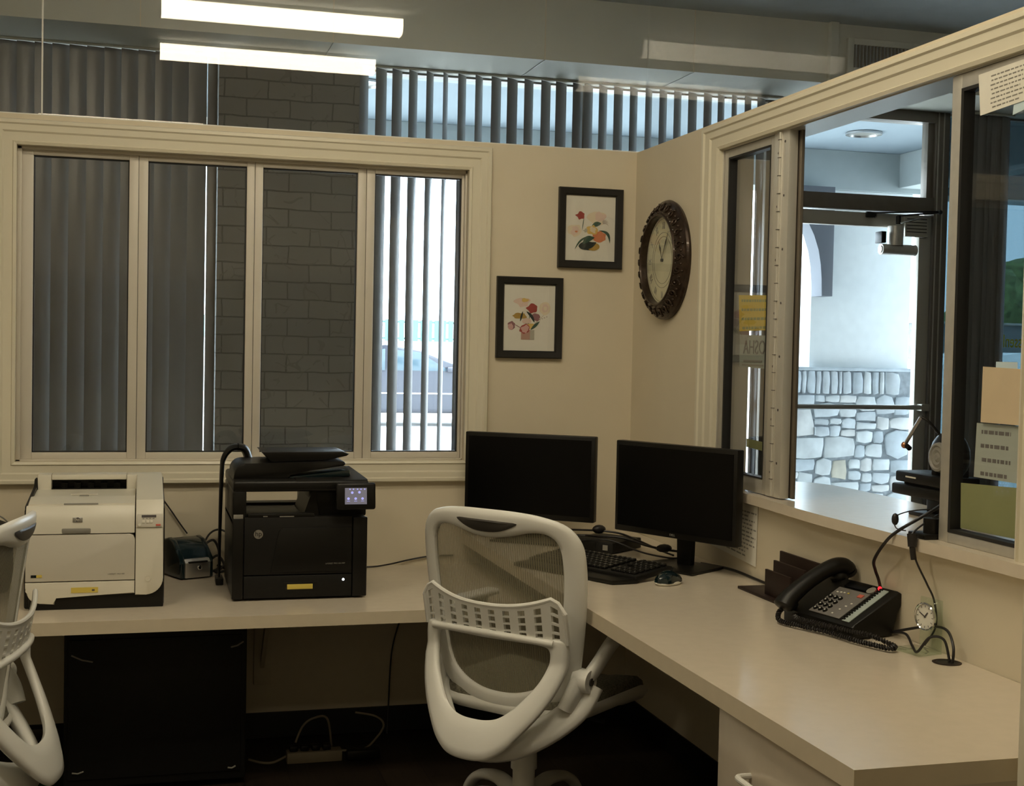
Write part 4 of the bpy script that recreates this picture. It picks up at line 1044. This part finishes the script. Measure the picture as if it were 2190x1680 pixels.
X = Matrix(((0, 0, -1, .0195), (1, 0, 0, -1.025), (0, 1, 0, 1.455), (0, 0, 0, 1)))
text('OSHA', .062, X, 'key_pl', pp, wx=.95, world=False)
b = MB(); b.box(.0197, .0207, -1.08, -.95, 1.410, 1.416, 'grey_pl'); b.box(.0197, .0207, -1.09, -.94, 1.398, 1.403, 'grey_pl'); b.build('printed_lines', pp)
sheet('poster', 'small green strip at the bottom of the hinged window pane', (.0216, [(-.985, 1.167), (-1.12, 1.163), (-1.12, 1.135), (-.985, 1.140)]), 'lime')
sheet('notice', 'typed sheet taped to the wall behind the right monitor', (-.002, [(-.88, .965), (-1.127, .965), (-1.122, .778), (-.76, .800)]), 'paper', (12, .05, 1.0, 'grey_pl'))

# ------------------------------------------------------------------ things on the shelf
t = thing('intercom_speaker', 'black speaker unit with round lens and copper-tipped microphone on the shelf', 'speaker', (.25, -1.70, 1.003))
b = MB(); b.box(.21, .31, -1.79, -1.62, 1.003, 1.014, 'dark', .002); b.box(.24, .28, -1.74, -1.66, 1.014, 1.06, 'dark', .004)
b.box(.20, .31, -1.80, -1.545, 1.055, 1.085, 'dark', .006, 2); b.box(.205, .31, -1.80, -1.555, 1.09, 1.12, 'dark', .006, 2); b.box(.22, .30, -1.78, -1.58, 1.08, 1.095, 'dark'); b.box(.2035, .206, -1.66, -1.61, 1.105, 1.109, 'paper'); b.build('base_box', t, world=True)
b = MB(); b.ball((.255, -1.74, 1.175), .068, 'dark', 3, (.65, 1, 1)); b.box(.23, .29, -1.78, -1.69, 1.11, 1.16, 'dark', .006); b.build('housing', t, world=True)
b = MB(); Xo = Matrix.Translation((.214, -1.752, 1.172)) @ Matrix.Rotation(-PI/2, 4, 'Y')
b.lathe([(.040, 0), (.038, .008), (.032, .010), (.028, .006), (.020, .009), (.013, .006), (.006, .010), (0, .009)], 'grey_pl', 32, Xo); b.build('round_lens', t, world=True)
b = MB(); b.tube([(.20, -1.684, 1.276), (.20, -1.612, 1.200)], .0055, 'metal', 8); b.ball((.20, -1.607, 1.194), .010, 'copper', 2); b.cyl((.20, -1.618, 1.192), (.20, -1.632, 1.186), .007, m='dark', seg=10)
b.tube(spline([(.20, -1.684, 1.276), (.215, -1.70, 1.262), (.245, -1.72, 1.22)], 6), .004, 'dark', 8); b.build('microphone', t, world=True)
t = thing('card_reader', 'small black block on the shelf beside the window mullion', 'card reader', (.0, -2.04, 1.003))
b = MB(); b.box(-.035, .045, -2.078, -2.005, 1.003, 1.016, 'dark', .003); b.build('base', t, world=True)
b = MB(); b.cyl((.0, -2.052, 1.016), (.0, -2.052, 1.052), .020, m='dark', seg=20); b.build('knob', t, world=True)

# ------------------------------------------------------------------ cables
def cable(label, pts, r=.003, m='wire', n=10, extra=None, name='cable', parts=None):
    b = MB(); b.tube(spline(pts, n), r, m, 8)
    if extra: extra(b)
    return tag(b.build(name), label, 'cable')
cable('thick black cable hanging from the shelf to the back of the phone', [(.12, -1.98, 1.10), (.03, -2.00, 1.06), (-.045, -1.975, 1.010), (-.062, -1.945, .975), (-.052, -1.885, .925), (-.034, -1.862, .895), (-.022, -1.86, .868), (-.012, -1.865, .82), (-.010, -1.87, .79)], .0042,
      extra=lambda b: (b.ball((-.052, -1.975, 1.040), .009, 'wire', 2, (1, 1, 1.7)), b.tube(spline([(.02, -2.02, 1.07), (-.03, -2.0, 1.062), (-.052, -1.975, 1.045), (-.055, -1.985, 1.02), (-.05, -2.02, 1.018)], 6), .0015, 'wire', 6)))
cable('thin black cable with an inline plug dropping behind the acrylic clock', [(.14, -2.0, 1.085), (.03, -2.04, 1.06), (-.050, -2.055, 1.02), (-.058, -2.062, .99), (-.050, -2.07, .95), (-.030, -2.085, .90), (-.018, -2.10, .86), (-.012, -2.10, .80), (-.014, -2.06, .747)], .0024,
      extra=lambda b: (b.cyl((-.055, -2.057, 1.015), (-.058, -2.062, .985), .013, .010, m='wire', seg=12), b.cyl((-.058, -2.062, .985), (-.055, -2.066, .955), .007, m='wire', seg=10)))
cable('black cable looping from the phone into the worktop grommet', [(-.030, -1.95, .755), (-.04, -2.02, .765), (-.06, -2.08, .750), (-.085, -2.14, .752), (-.07, -2.165, .79), (-.05, -2.19, .79), (-.045, -2.205, .752), (-.045, -2.207, .741)], .0032)
cable('second black cable arching into the worktop grommet', [(-.028, -1.93, .75), (-.012, -2.02, .78), (-.014, -2.10, .80), (-.02, -2.16, .802), (-.034, -2.205, .776), (-.040, -2.213, .741)], .0034)
cable('black cable lying along the back wall right of the black printer', [(-1.10, -.03, .627), (-1.02, -.05, .626), (-.95, -.03, .630), (-.88, -.010, .640), (-.80, -.008, .652), (-.70, -.008, .655)], .003)
cable('straight black cable running down the wall beside the white printer', [(-1.765, -.012, .885), (-1.73, -.010, .835), (-1.70, -.010, .79), (-1.675, -.012, .755)], .0025)
cable('black cable looping behind the label printer to the black printer', [(-1.63, -.05, .70), (-1.60, -.04, .755), (-1.565, -.03, .77), (-1.53, -.05, .755), (-1.52, -.10, .74)], .0036)
cable('tangled black cable pile right of the label printer', [(-1.62, -.06, .72), (-1.585, -.05, .735), (-1.565, -.06, .69), (-1.57, -.08, .64), (-1.61, -.09, .632), (-1.60, -.06, .66), (-1.57, -.05, .68), (-1.55, -.08, .65), (-1.58, -.10, .63), (-1.54, -.09, .635), (-1.57, -.05, .645)], .0045)
cable('black cable bundle across the small computer behind the keyboard', [(-.50, -.52, .80), (-.42, -.50, .795), (-.36, -.54, .80), (-.30, -.50, .79), (-.22, -.52, .786), (-.16, -.60, .77), (-.12, -.66, .765), (-.10, -.74, .77)], .0042,
      extra=lambda b: (b.ball((-.262, -.40, .800), .016, 'wire', 2, (1.6, 1, 1)), b.ball((-.135, -.70, .775), .018, 'wire', 2, (1.6, 1, .8))))
cable('second black cable between the monitors', [(-.45, -.44, .81), (-.36, -.40, .80), (-.27, -.40, .795), (-.20, -.44, .79), (-.16, -.52, .776), (-.12, -.62, .757), (-.10, -.70, .75)], .0035)
cable('thin black cable over the small computer towards the right monitor', [(-.48, -.60, .785), (-.38, -.56, .788), (-.28, -.57, .785), (-.20, -.66, .757), (-.14, -.76, .752), (-.11, -.80, .76)], .003)
cable('black cable along the wall from the right monitor to the letter sorter', [(-.06, -.84, .745), (-.025, -.93, .746), (-.014, -1.02, .747), (-.012, -1.15, .745), (-.012, -1.26, .744)], .0045)
cable('thin black cable hanging behind the nearer chair', [(-.86, -.015, .60), (-.87, -.015, .50), (-.90, -.012, .42), (-.93, -.012, .30), (-.94, -.02, .12), (-.95, -.05, .004)], .003)
cable('loose white cable on the floor left of the power strip', [(-1.47, -.28, .012), (-1.43, -.31, .008), (-1.39, -.315, .008), (-1.345, -.295, .02)], .0045, 'wire_w')
cable('white cable curling above the power strip', [(-1.31, -.26, .055), (-1.28, -.22, .10), (-1.24, -.20, .12), (-1.19, -.18, .11), (-1.17, -.16, .005)], .004, 'wire_w')
cable('white cable loop on the floor right of the power strip', [(-1.155, -.30, .03), (-1.08, -.30, .03), (-1.03, -.26, .05), (-.99, -.20, .08), (-1.01, -.15, .10), (-1.08, -.12, .11)], .004, 'wire_w')

# ------------------------------------------------------------------ under the worktop
t = thing('power_strip', 'beige power strip with black plugs on the floor under the worktop', 'power strip', (-1.25, -.30, 0))
b = MB(); b.box(-1.345, -1.155, -.325, -.275, 0, .038, 'wire_w', .004); b.build('housing', t, world=True)
for k in range(4):
    b = MB(); b.box(-1.335+k*.038, -1.307+k*.038, -.315, -.285, .038, .058, 'dark', .004); b.build('plug', t, world=True)
t = thing('power_adapter', 'black power adapter block right of the power strip', 'power adapter', (-1.07, -.29, 0))
b = MB(); b.box(-1.14, -1.02, -.33, -.26, 0, .035, 'dark', .008); b.build('block', t, world=True)
t = thing('equipment_cabinet', 'large black flat-fronted cabinet standing under the lower worktop', 'cabinet', (-1.78, -.3, 0))
b = MB(); b.box(-2.062, -1.498, -.50, -.03, .022, .52, 'dark_m', .006)
for x in (-2.0, -1.56): b.cyl((x, -.42, 0), (x, -.42, .03), .02, m='dark', seg=12); b.cyl((x, -.12, 0), (x, -.12, .03), .02, m='dark', seg=12)
b.box(-2.05, -1.515, -.506, -.50, .05, .495, 'dark_m', .004); b.build('body', t, world=True)
for (xa, za, xb, zb) in ((-2.04, .448, -1.975, .425), (-1.55, .455, -1.51, .472), (-2.035, .075, -2.0, .078), (-1.555, .062, -1.53, .066)):
    b = MB(); b.tube([(xa, -.508, za), ((xa+xb)/2, -.509, (za+zb)/2-.004), (xb, -.508, zb)], .0028, 'grey_pl', 6); b.build('corner_clip', t, world=True)
t = thing('network_box', 'small black box with a green light in the dark left of the cabinet', 'device', (-2.16, -.24, 0))
b = MB(); b.box(-2.22, -2.09, -.30, -.18, 0, .13, 'dark', .006); b.build('case', t, world=True)
b = MB(); b.ball((-2.128, -.301, .052), .0035, 'led_g', 1); b.build('light', t, world=True)
# dark round object on the worktop at the left edge
t = thing('desk_tray', 'black rounded object on the worktop behind the left chair', 'tray', (-2.31, -.3, DL))
b = MB(); b.lathe([(0, 0), (.10, .0), (.115, .05), (.112, .17), (.10, .215), (.06, .232), (0, .236)], 'dark_m', 32, Matrix.Translation((-2.345, -.30, DL))); b.build('body', t, world=True)
b = MB(); b.tube(spline([(-2.44, -.33, DL+.22), (-2.36, -.34, DL+.262), (-2.27, -.33, DL+.245), (-2.235, -.32, DL+.205)], 6), .0025, 'grey_pl', 6); b.build('wire_handle', t, world=True)

# ------------------------------------------------------------------ office chairs
def yb(x, z, y0=-.21):
    """depth of the back surface in the chair frame: reclined, wrapped forward at the sides"""
    return y0 - .15*(z-.5) + .9*x*x
def ring(b, outer, inner, th, m, ydep, seg=10):
    """rounded frame between two closed outlines given as lists of (x,z) of equal length"""
    n = len(outer); R = []
    for i in range(n):
        o, q = Vector(outer[i]), Vector(inner[i]); c = (o+q)/2; h = (o-q)/2
        row = []
        for k in range(seg):
            a = 2*PI*k/seg; s = math.copysign(abs(math.cos(a))**.7, math.cos(a)); d = math.copysign(abs(math.sin(a))**.8, math.sin(a))
            p = c + h*s
            row.append((p.x, ydep(p.x, p.y) - d*th/2, p.y))
        R.append(row)
    R.append(R[0])
    b._begin()
    V = [[b.bm.verts.new(p) for p in r] for r in R[:-1]]; fs = []
    for i in range(n):
        a, c = V[i], V[(i+1) % n]
        for k in range(seg): fs.append(b.bm.faces.new([a[k], a[(k+1) % seg], c[(k+1) % seg], c[k]]))
    bmesh.ops.recalc_face_normals(b.bm, faces=fs); b._end(m)
def sym(half, n=5):
    """half outline from top centre clockwise to bottom centre -> smooth closed outline"""
    full = list(half) + [(-x, z) for x, z in half[-2:0:-1]]
    return [(p.x, p.y) for p in spline([(x, z, 0) for x, z in full], n, True)]
def make_chair(label, loc, az):
    t = thing('office_chair', label, 'office chair', loc, -az)   # local +y = facing direction
    # back frame
    outer = sym([(0, 1.003), (.09, 1.001), (.165, .992), (.228, .970), (.262, .925), (.270, .86), (.266, .77), (.252, .65), (.232, .545), (.190, .485), (.10, .452), (0, .443)])
    inner = sym([(0, .924), (.07, .932), (.125, .945), (.172, .944), (.203, .918), (.212, .86), (.208, .77), (.190, .65), (.172, .565), (.135, .522), (.07, .495), (0, .488)])
    b = MB(); ring(b, outer, inner, .026, 'chair', yb); b.build('back_frame', t, smooth=60)
    # mesh panel
    b = MB(); n = len(inner); c0 = (0, .72); rows = []
    for s in (1.03, .75, .5, .25, .02): rows.append([((p[0])*s, yb(p[0]*s, c0[1]+(p[1]-c0[1])*s), c0[1]+(p[1]-c0[1])*s) for p in inner])
    b.quads(rows, 'mesh', closed_u=True); b.build('back_mesh', t, smooth=60)
    # handle pad
    b = MB(); P = [(-.100, .972), (-.05, .974), (0, .974), (.05, .973), (.100, .970), (.075, .955), (.04, .944), (0, .941), (-.04, .944), (-.075, .955)]
    P = [(p.x, p.y) for p in spline([(x, z, 0) for x, z in P], 3, True)]
    b._begin(); va = [b.bm.verts.new((x, yb(x, z)-.0145, z)) for x, z in P]; vb = [b.bm.verts.new((x*.88, yb(x, z)-.0175, .957+(z-.957)*.75)) for x, z in P]
    fs = [b.bm.faces.new(vb)] + [b.bm.faces.new([va[i], va[(i+1) % len(P)], vb[(i+1) % len(P)], vb[i]]) for i in range(len(P))]
    bmesh.ops.recalc_face_normals(b.bm, faces=fs); b._end('pad')
    if fs[0].normal.y > 0:
        for f in fs: f.normal_flip()
    b.build('handle_pad', t)
    # lower frame (bow) with opening
    def yl(x, z): return -.262 + .7*x*x - .02*(z-.55) - .42*max(0, .60-z)
    o2 = sym([(0, .668), (.10, .668), (.20, .668), (.232, .660), (.236, .60), (.222, .535), (.190, .47), (.145, .410), (.105, .368), (.06, .343), (0, .337)])
    i2 = sym([(0, .648), (.09, .648), (.165, .644), (.186, .630), (.184, .595), (.168, .55), (.142, .512), (.110, .475), (.076, .450), (.04, .440), (0, .438)])
    b = MB(); ring(b, o2, i2, .028, 'chair', yl); 
    # thin raised bar across the top of the opening
    b.tube([(x, yl(x, .655)-.012, .655+.02*(1-(x/.2)**2)*.4) for x in [(-.2+.4*k/16) for k in range(17)]], .010, 'chair', 10)
    b.build('lower_bow', t, smooth=60)
    # slotted lumbar plate
    def ztop(x):
        u = abs(x)/.235
        return .742 + .052*(u**2.4) if u < .88 else .742+.052*(.88**2.4) - (u-.88)*.35
    b = MB(); cols = [-.236, -.222, -.205]; hole = []
    xs = [-.236]; kinds = []
    # alternate solid and hole columns: 10 holes
    w_h, w_s = .019, .0245; x = -.236; first = True
    xs = [x]; 
    for k in range(10):
        x += w_s if k else .018; xs.append(x); kinds.append('s'); x += w_h; xs.append(x); kinds.append('h')
    sc_ = .236*2/(x+.018+.236); x += .018; xs.append(x); kinds.append('s')
    xs = [-.236+(q+.236)*sc_ for q in xs]
    vs_ = [0, .06, .225, .275, .44, .49, .655, .705, .86, 1.0]; vk = ['s', 'h', 's', 'h', 's', 'h', 's', 'h', 's']
    th = .010
    def pt(xx, v, off):
        z = .655+(ztop(xx)-.655)*v; return (xx, yl(xx, z)-.003 - .018*v + off, z)
    grid = {}
    b._begin()
    def V(i, j, s):
        if (i, j, s) not in grid: grid[(i, j, s)] = b.bm.verts.new(pt(xs[i], vs_[j], -th/2 if s == 0 else th/2))
        return grid[(i, j, s)]
    solid = {(i, j): not (kinds[i] == 'h' and vk[j] == 'h') for i in range(len(kinds)) for j in range(len(vk))}
    for (i, j), ok in solid.items():
        if not ok: continue
        b.bm.faces.new([V(i, j, 0), V(i+1, j, 0), V(i+1, j+1, 0), V(i, j+1, 0)])
        b.bm.faces.new([V(i, j, 1), V(i, j+1, 1), V(i+1, j+1, 1), V(i+1, j, 1)])
        for (di, dj, e) in ((-1, 0, ((i, j+1), (i, j))), (1, 0, ((i+1, j), (i+1, j+1))), (0, -1, ((i, j), (i+1, j))), (0, 1, ((i+1, j+1), (i, j+1)))):
            if not solid.get((i+di, j+dj), False):
                (a1, a2), (c1, c2) = e
                b.bm.faces.new([V(a1, a2, 0), V(a1, a2, 1), V(c1, c2, 1), V(c1, c2, 0)])
    bmesh.ops.recalc_face_normals(b.bm, faces=[f for f in b.bm.faces if f not in b.of]); b._end('chair')
    b.tube([pt(q, 1.0, 0) for q in [(-.236+.472*k/24) for k in range(25)]], .0065, 'chair', 8)
    for s in (-1, 1): b.tube([pt(s*.234, v/6, 0) for v in range(7)], .0075, 'chair', 8)
    b.build('lumbar_plate', t, smooth=40)
    # seat support spine from the bow under the seat
    b = MB(); b.tube(spline([(0, -.30, .36), (0, -.20, .352), (0, -.10, .37), (0, .02, .392)], 5), .05, 'chair', 12, flat=.45, upv=(0, -.2, 1)); 
    b.tube(spline([(-.255, -.14, .535), (-.235, -.175, .475), (-.175, -.235, .415), (-.095, -.285, .372), (0, -.305, .358), (.095, -.285, .372), (.175, -.235, .415), (.235, -.175, .475), (.255, -.14, .535)], 5), .040, 'chair', 12, flat=.5, upv=(0, -1, .2))
    b.build('seat_bracket', t, smooth=60)
    # seat
    def rr(hx, y0, y1, r, n=6):
        P = []
        for cx, cy, a0 in ((hx-r, y1-r, 0), (-hx+r, y1-r, 90), (-hx+r, y0+r, 180), (hx-r, y0+r, 270)):
            for k in range(n+1): a = R_(a0+90*k/n); P.append((cx+r*math.cos(a), cy+r*math.sin(a)))
        return P
    b = MB(); rows = []
    for s, z, in ((.80, .405), (.96, .420), (1.0, .436), (1.0, .446), (.97, .455)): rows.append([(x*s, .03+(y-.03)*s, z - 1.1*max(0, y-.16)**1.6 + .12*x*x*4*.5) for x, y in rr(.245, -.215, .275, .10)])
    b.quads(rows, 'chair', closed_u=True); b.poly(rows[0][::-1], 'chair'); bmesh.ops.recalc_face_normals(b.bm, faces=b.bm.faces[:]); b.build('seat_shell', t, smooth=60)
    b = MB(); rows = []
    for s, z in ((.965, .452), (.95, .470), (.90, .482), (.7, .486), (.35, .480), (.02, .478)): rows.append([(x*s, .03+(y-.03)*s, z - 1.1*max(0, (y-.16)*s)**1.6 + .24*x*x*s) for x, y in rr(.245, -.215, .275, .10)])
    b.quads(rows, 'seatmesh', closed_u=True); bmesh.ops.recalc_face_normals(b.bm, faces=b.bm.faces[:]); b.build('seat_pad', t, smooth=60)
    # arms
    for s in (-1, 1):
        b = MB()
        b.tube(spline([(s*.215, -.20, .47), (s*.228, -.185, .51), (s*.236, -.165, .545)], 5), .036, 'chair', 12, flat=.6, upv=(s, 0, 0))
        b.cyl((s*.225, -.165, .548), (s*.270, -.165, .548), .034, .031, m='chair', seg=24)
        b.tube(spline([(s*.255, -.160, .552), (s*.268, -.125, .590), (s*.280, -.075, .640), (s*.286, -.01, .668), (s*.290, .12, .672)], 6), .024, 'chair', 12, flat=.75, upv=(s, 0, 0))
        a = b.build('arm', t, smooth=60)
        b = MB(); b.cyl((s*.2705, -.165, .548), (s*.2735, -.165, .548), .011, m='pad', seg=12); b.build('pivot_cap', a)
        b = MB(); b.box(s*.288-.026, s*.288+.026, -.04, .17, .672, .692, 'chair', .009, 3); b.build('arm_pad', a)
    # column, mechanism
    b = MB(); b.box(-.07, .07, -.12, .07, .372, .405, 'dark', .008); b.tube([(.07, .02, .39), (.20, .03, .385)], .006, 'dark', 8); b.build('tilt_mechanism', t)
    HX, HY = -.01, -.06
    b = MB(); b.cyl((HX, HY, .235), (HX, HY, .375), .038, .035, m='chair', seg=24); b.cyl((HX, HY, .12), (HX, HY, .24), .032, m='chair', seg=24); b.build('gas_column', t)
    b = MB(); b.lathe([(0, .10), (.045, .10), (.052, .13), (.050, .165), (.036, .175), (0, .175)], 'chair', 28, Matrix.Translation((HX, HY, 0))); b.build('hub', t)
    for k in range(5):
        a = R_(72*k+2); d = Vector((math.sin(a), math.cos(a), 0)); H = Vector((HX, HY, 0))
        b = MB(); pts = spline([H+d*.035+Vector((0, 0, .148)), H+d*.12+Vector((0, 0, .172)), H+d*.21+Vector((0, 0, .158)), H+d*.265+Vector((0, 0, .122)), H+d*.29+Vector((0, 0, .082))], 5)
        b.tube(pts, .02, 'chair', 10, radii=[.032-.013*i/(len(pts)-1) for i in range(len(pts))], flat=.62, upv=(0, 0, 1)); lg = b.build('leg', t, smooth=60)
        b = MB(); q = H+d*.285; side = Vector((d.y, -d.x, 0)); b.cyl(q+Vector((0, 0, .050)), q+Vector((0, 0, .085)), .007, m='metal', seg=8)
        for sg in (-1, 1): b.cyl(q+side*sg*.008+Vector((0, 0, .028)), q+side*sg*.026+Vector((0, 0, .028)), .028, m='dark', seg=18)
        b.ball(q+Vector((0, 0, .045)), .018, 'chair', 2, (1, 1, .8)); b.build('caster', lg)
    return t
ch = make_chair('white mesh-back office chair in front of the left monitor', (-.713, -1.191, 0), R_(50))
ch2 = make_chair('white office chair cut off by the left edge, beside the white printer', (-2.39, -1.32, 0), R_(-80))

# ------------------------------------------------------------------ groups of repeats
for o in list(col.objects):
    if o.parent is None and 'category' in o.keys():
        g = {'office_chair': 'white mesh office chairs', 'framed_picture': 'framed flower prints on the back wall', 'monitor': 'black monitors on the higher worktop', 'vertical_blind': 'vertical blinds on the lobby windows', 'recessed_light': 'recessed porch lights'}.get(o.name.split('.')[0])
        if g: o['group'] = g
# ------------------------------------------------------------------ ceiling lamps of the office, then added fill lights
for (x0, x1, y, lb) in ((-1.77, -.585, -1.74, 'long ceiling light nearer the back wall, seen as a reflection'), (-1.765, -.555, -2.74, 'long ceiling light further into the office, seen as a reflection')):
    t = thing('ceiling_light', lb, 'ceiling light', ((x0+x1)/2, y, CZ+.02), group='long ceiling lights of the office')
    b = MB(); b.box(x0, x1, y-.06, y+.06, CZ-.01, CZ+.02, 'lamp_end', .002); b.box(x0-.012, x0+.004, y-.066, y+.066, 3.003, CZ+.01, 'lamp_end', .004); b.box(x1-.004, x1+.012, y-.066, y+.066, 3.003, CZ+.01, 'lamp_end', .004); b.build('fixture_body', t, world=True)
    b = MB(); P = [(y-.062, CZ), (y-.062, 3.035), (y-.052, 3.014), (y-.028, 3.006), (y+.028, 3.006), (y+.052, 3.014), (y+.062, 3.035), (y+.062, CZ)]
    b.prism(P, x0+.004, x1-.004, 'x', 'lamp'); b.build('diffuser', t, world=True)

for (lx, ly, le) in ((-3.25, -2.5, 20), (-2.0, -5.2, 7)):  # unseen fill lights added to brighten the walls, no fixtures behind them
    al = bpy.data.lights.new('fill_light', 'AREA'); al.shape = 'RECTANGLE'; al.size = 1.15; al.size_y = .15; al.energy = le; al.color = (1, .86, .62)
    ao = bpy.data.objects.new('fill_light', al); col.objects.link(ao); ao.location = (lx, ly, 3.04)
# ------------------------------------------------------------------ world and colour
w = bpy.data.worlds.new('world'); scn.world = w; w.use_nodes = True
bg = w.node_tree.nodes['Background']; bg.inputs[0].default_value = (.72, .88, 1.0, 1); bg.inputs[1].default_value = 11
sun = bpy.data.lights.new('sun', 'SUN'); sun.energy = 3.0; sun.angle = R_(1); sun.color = (1, .97, .9)
so = bpy.data.objects.new('sun', sun); col.objects.link(so); so.rotation_euler = (R_(25), R_(25), 0)
scn.view_settings.view_transform = 'Standard'; scn.view_settings.look = 'None'
scn.view_settings.gamma = 1; scn.view_settings.exposure = 0; scn.view_settings.use_curve_mapping = False
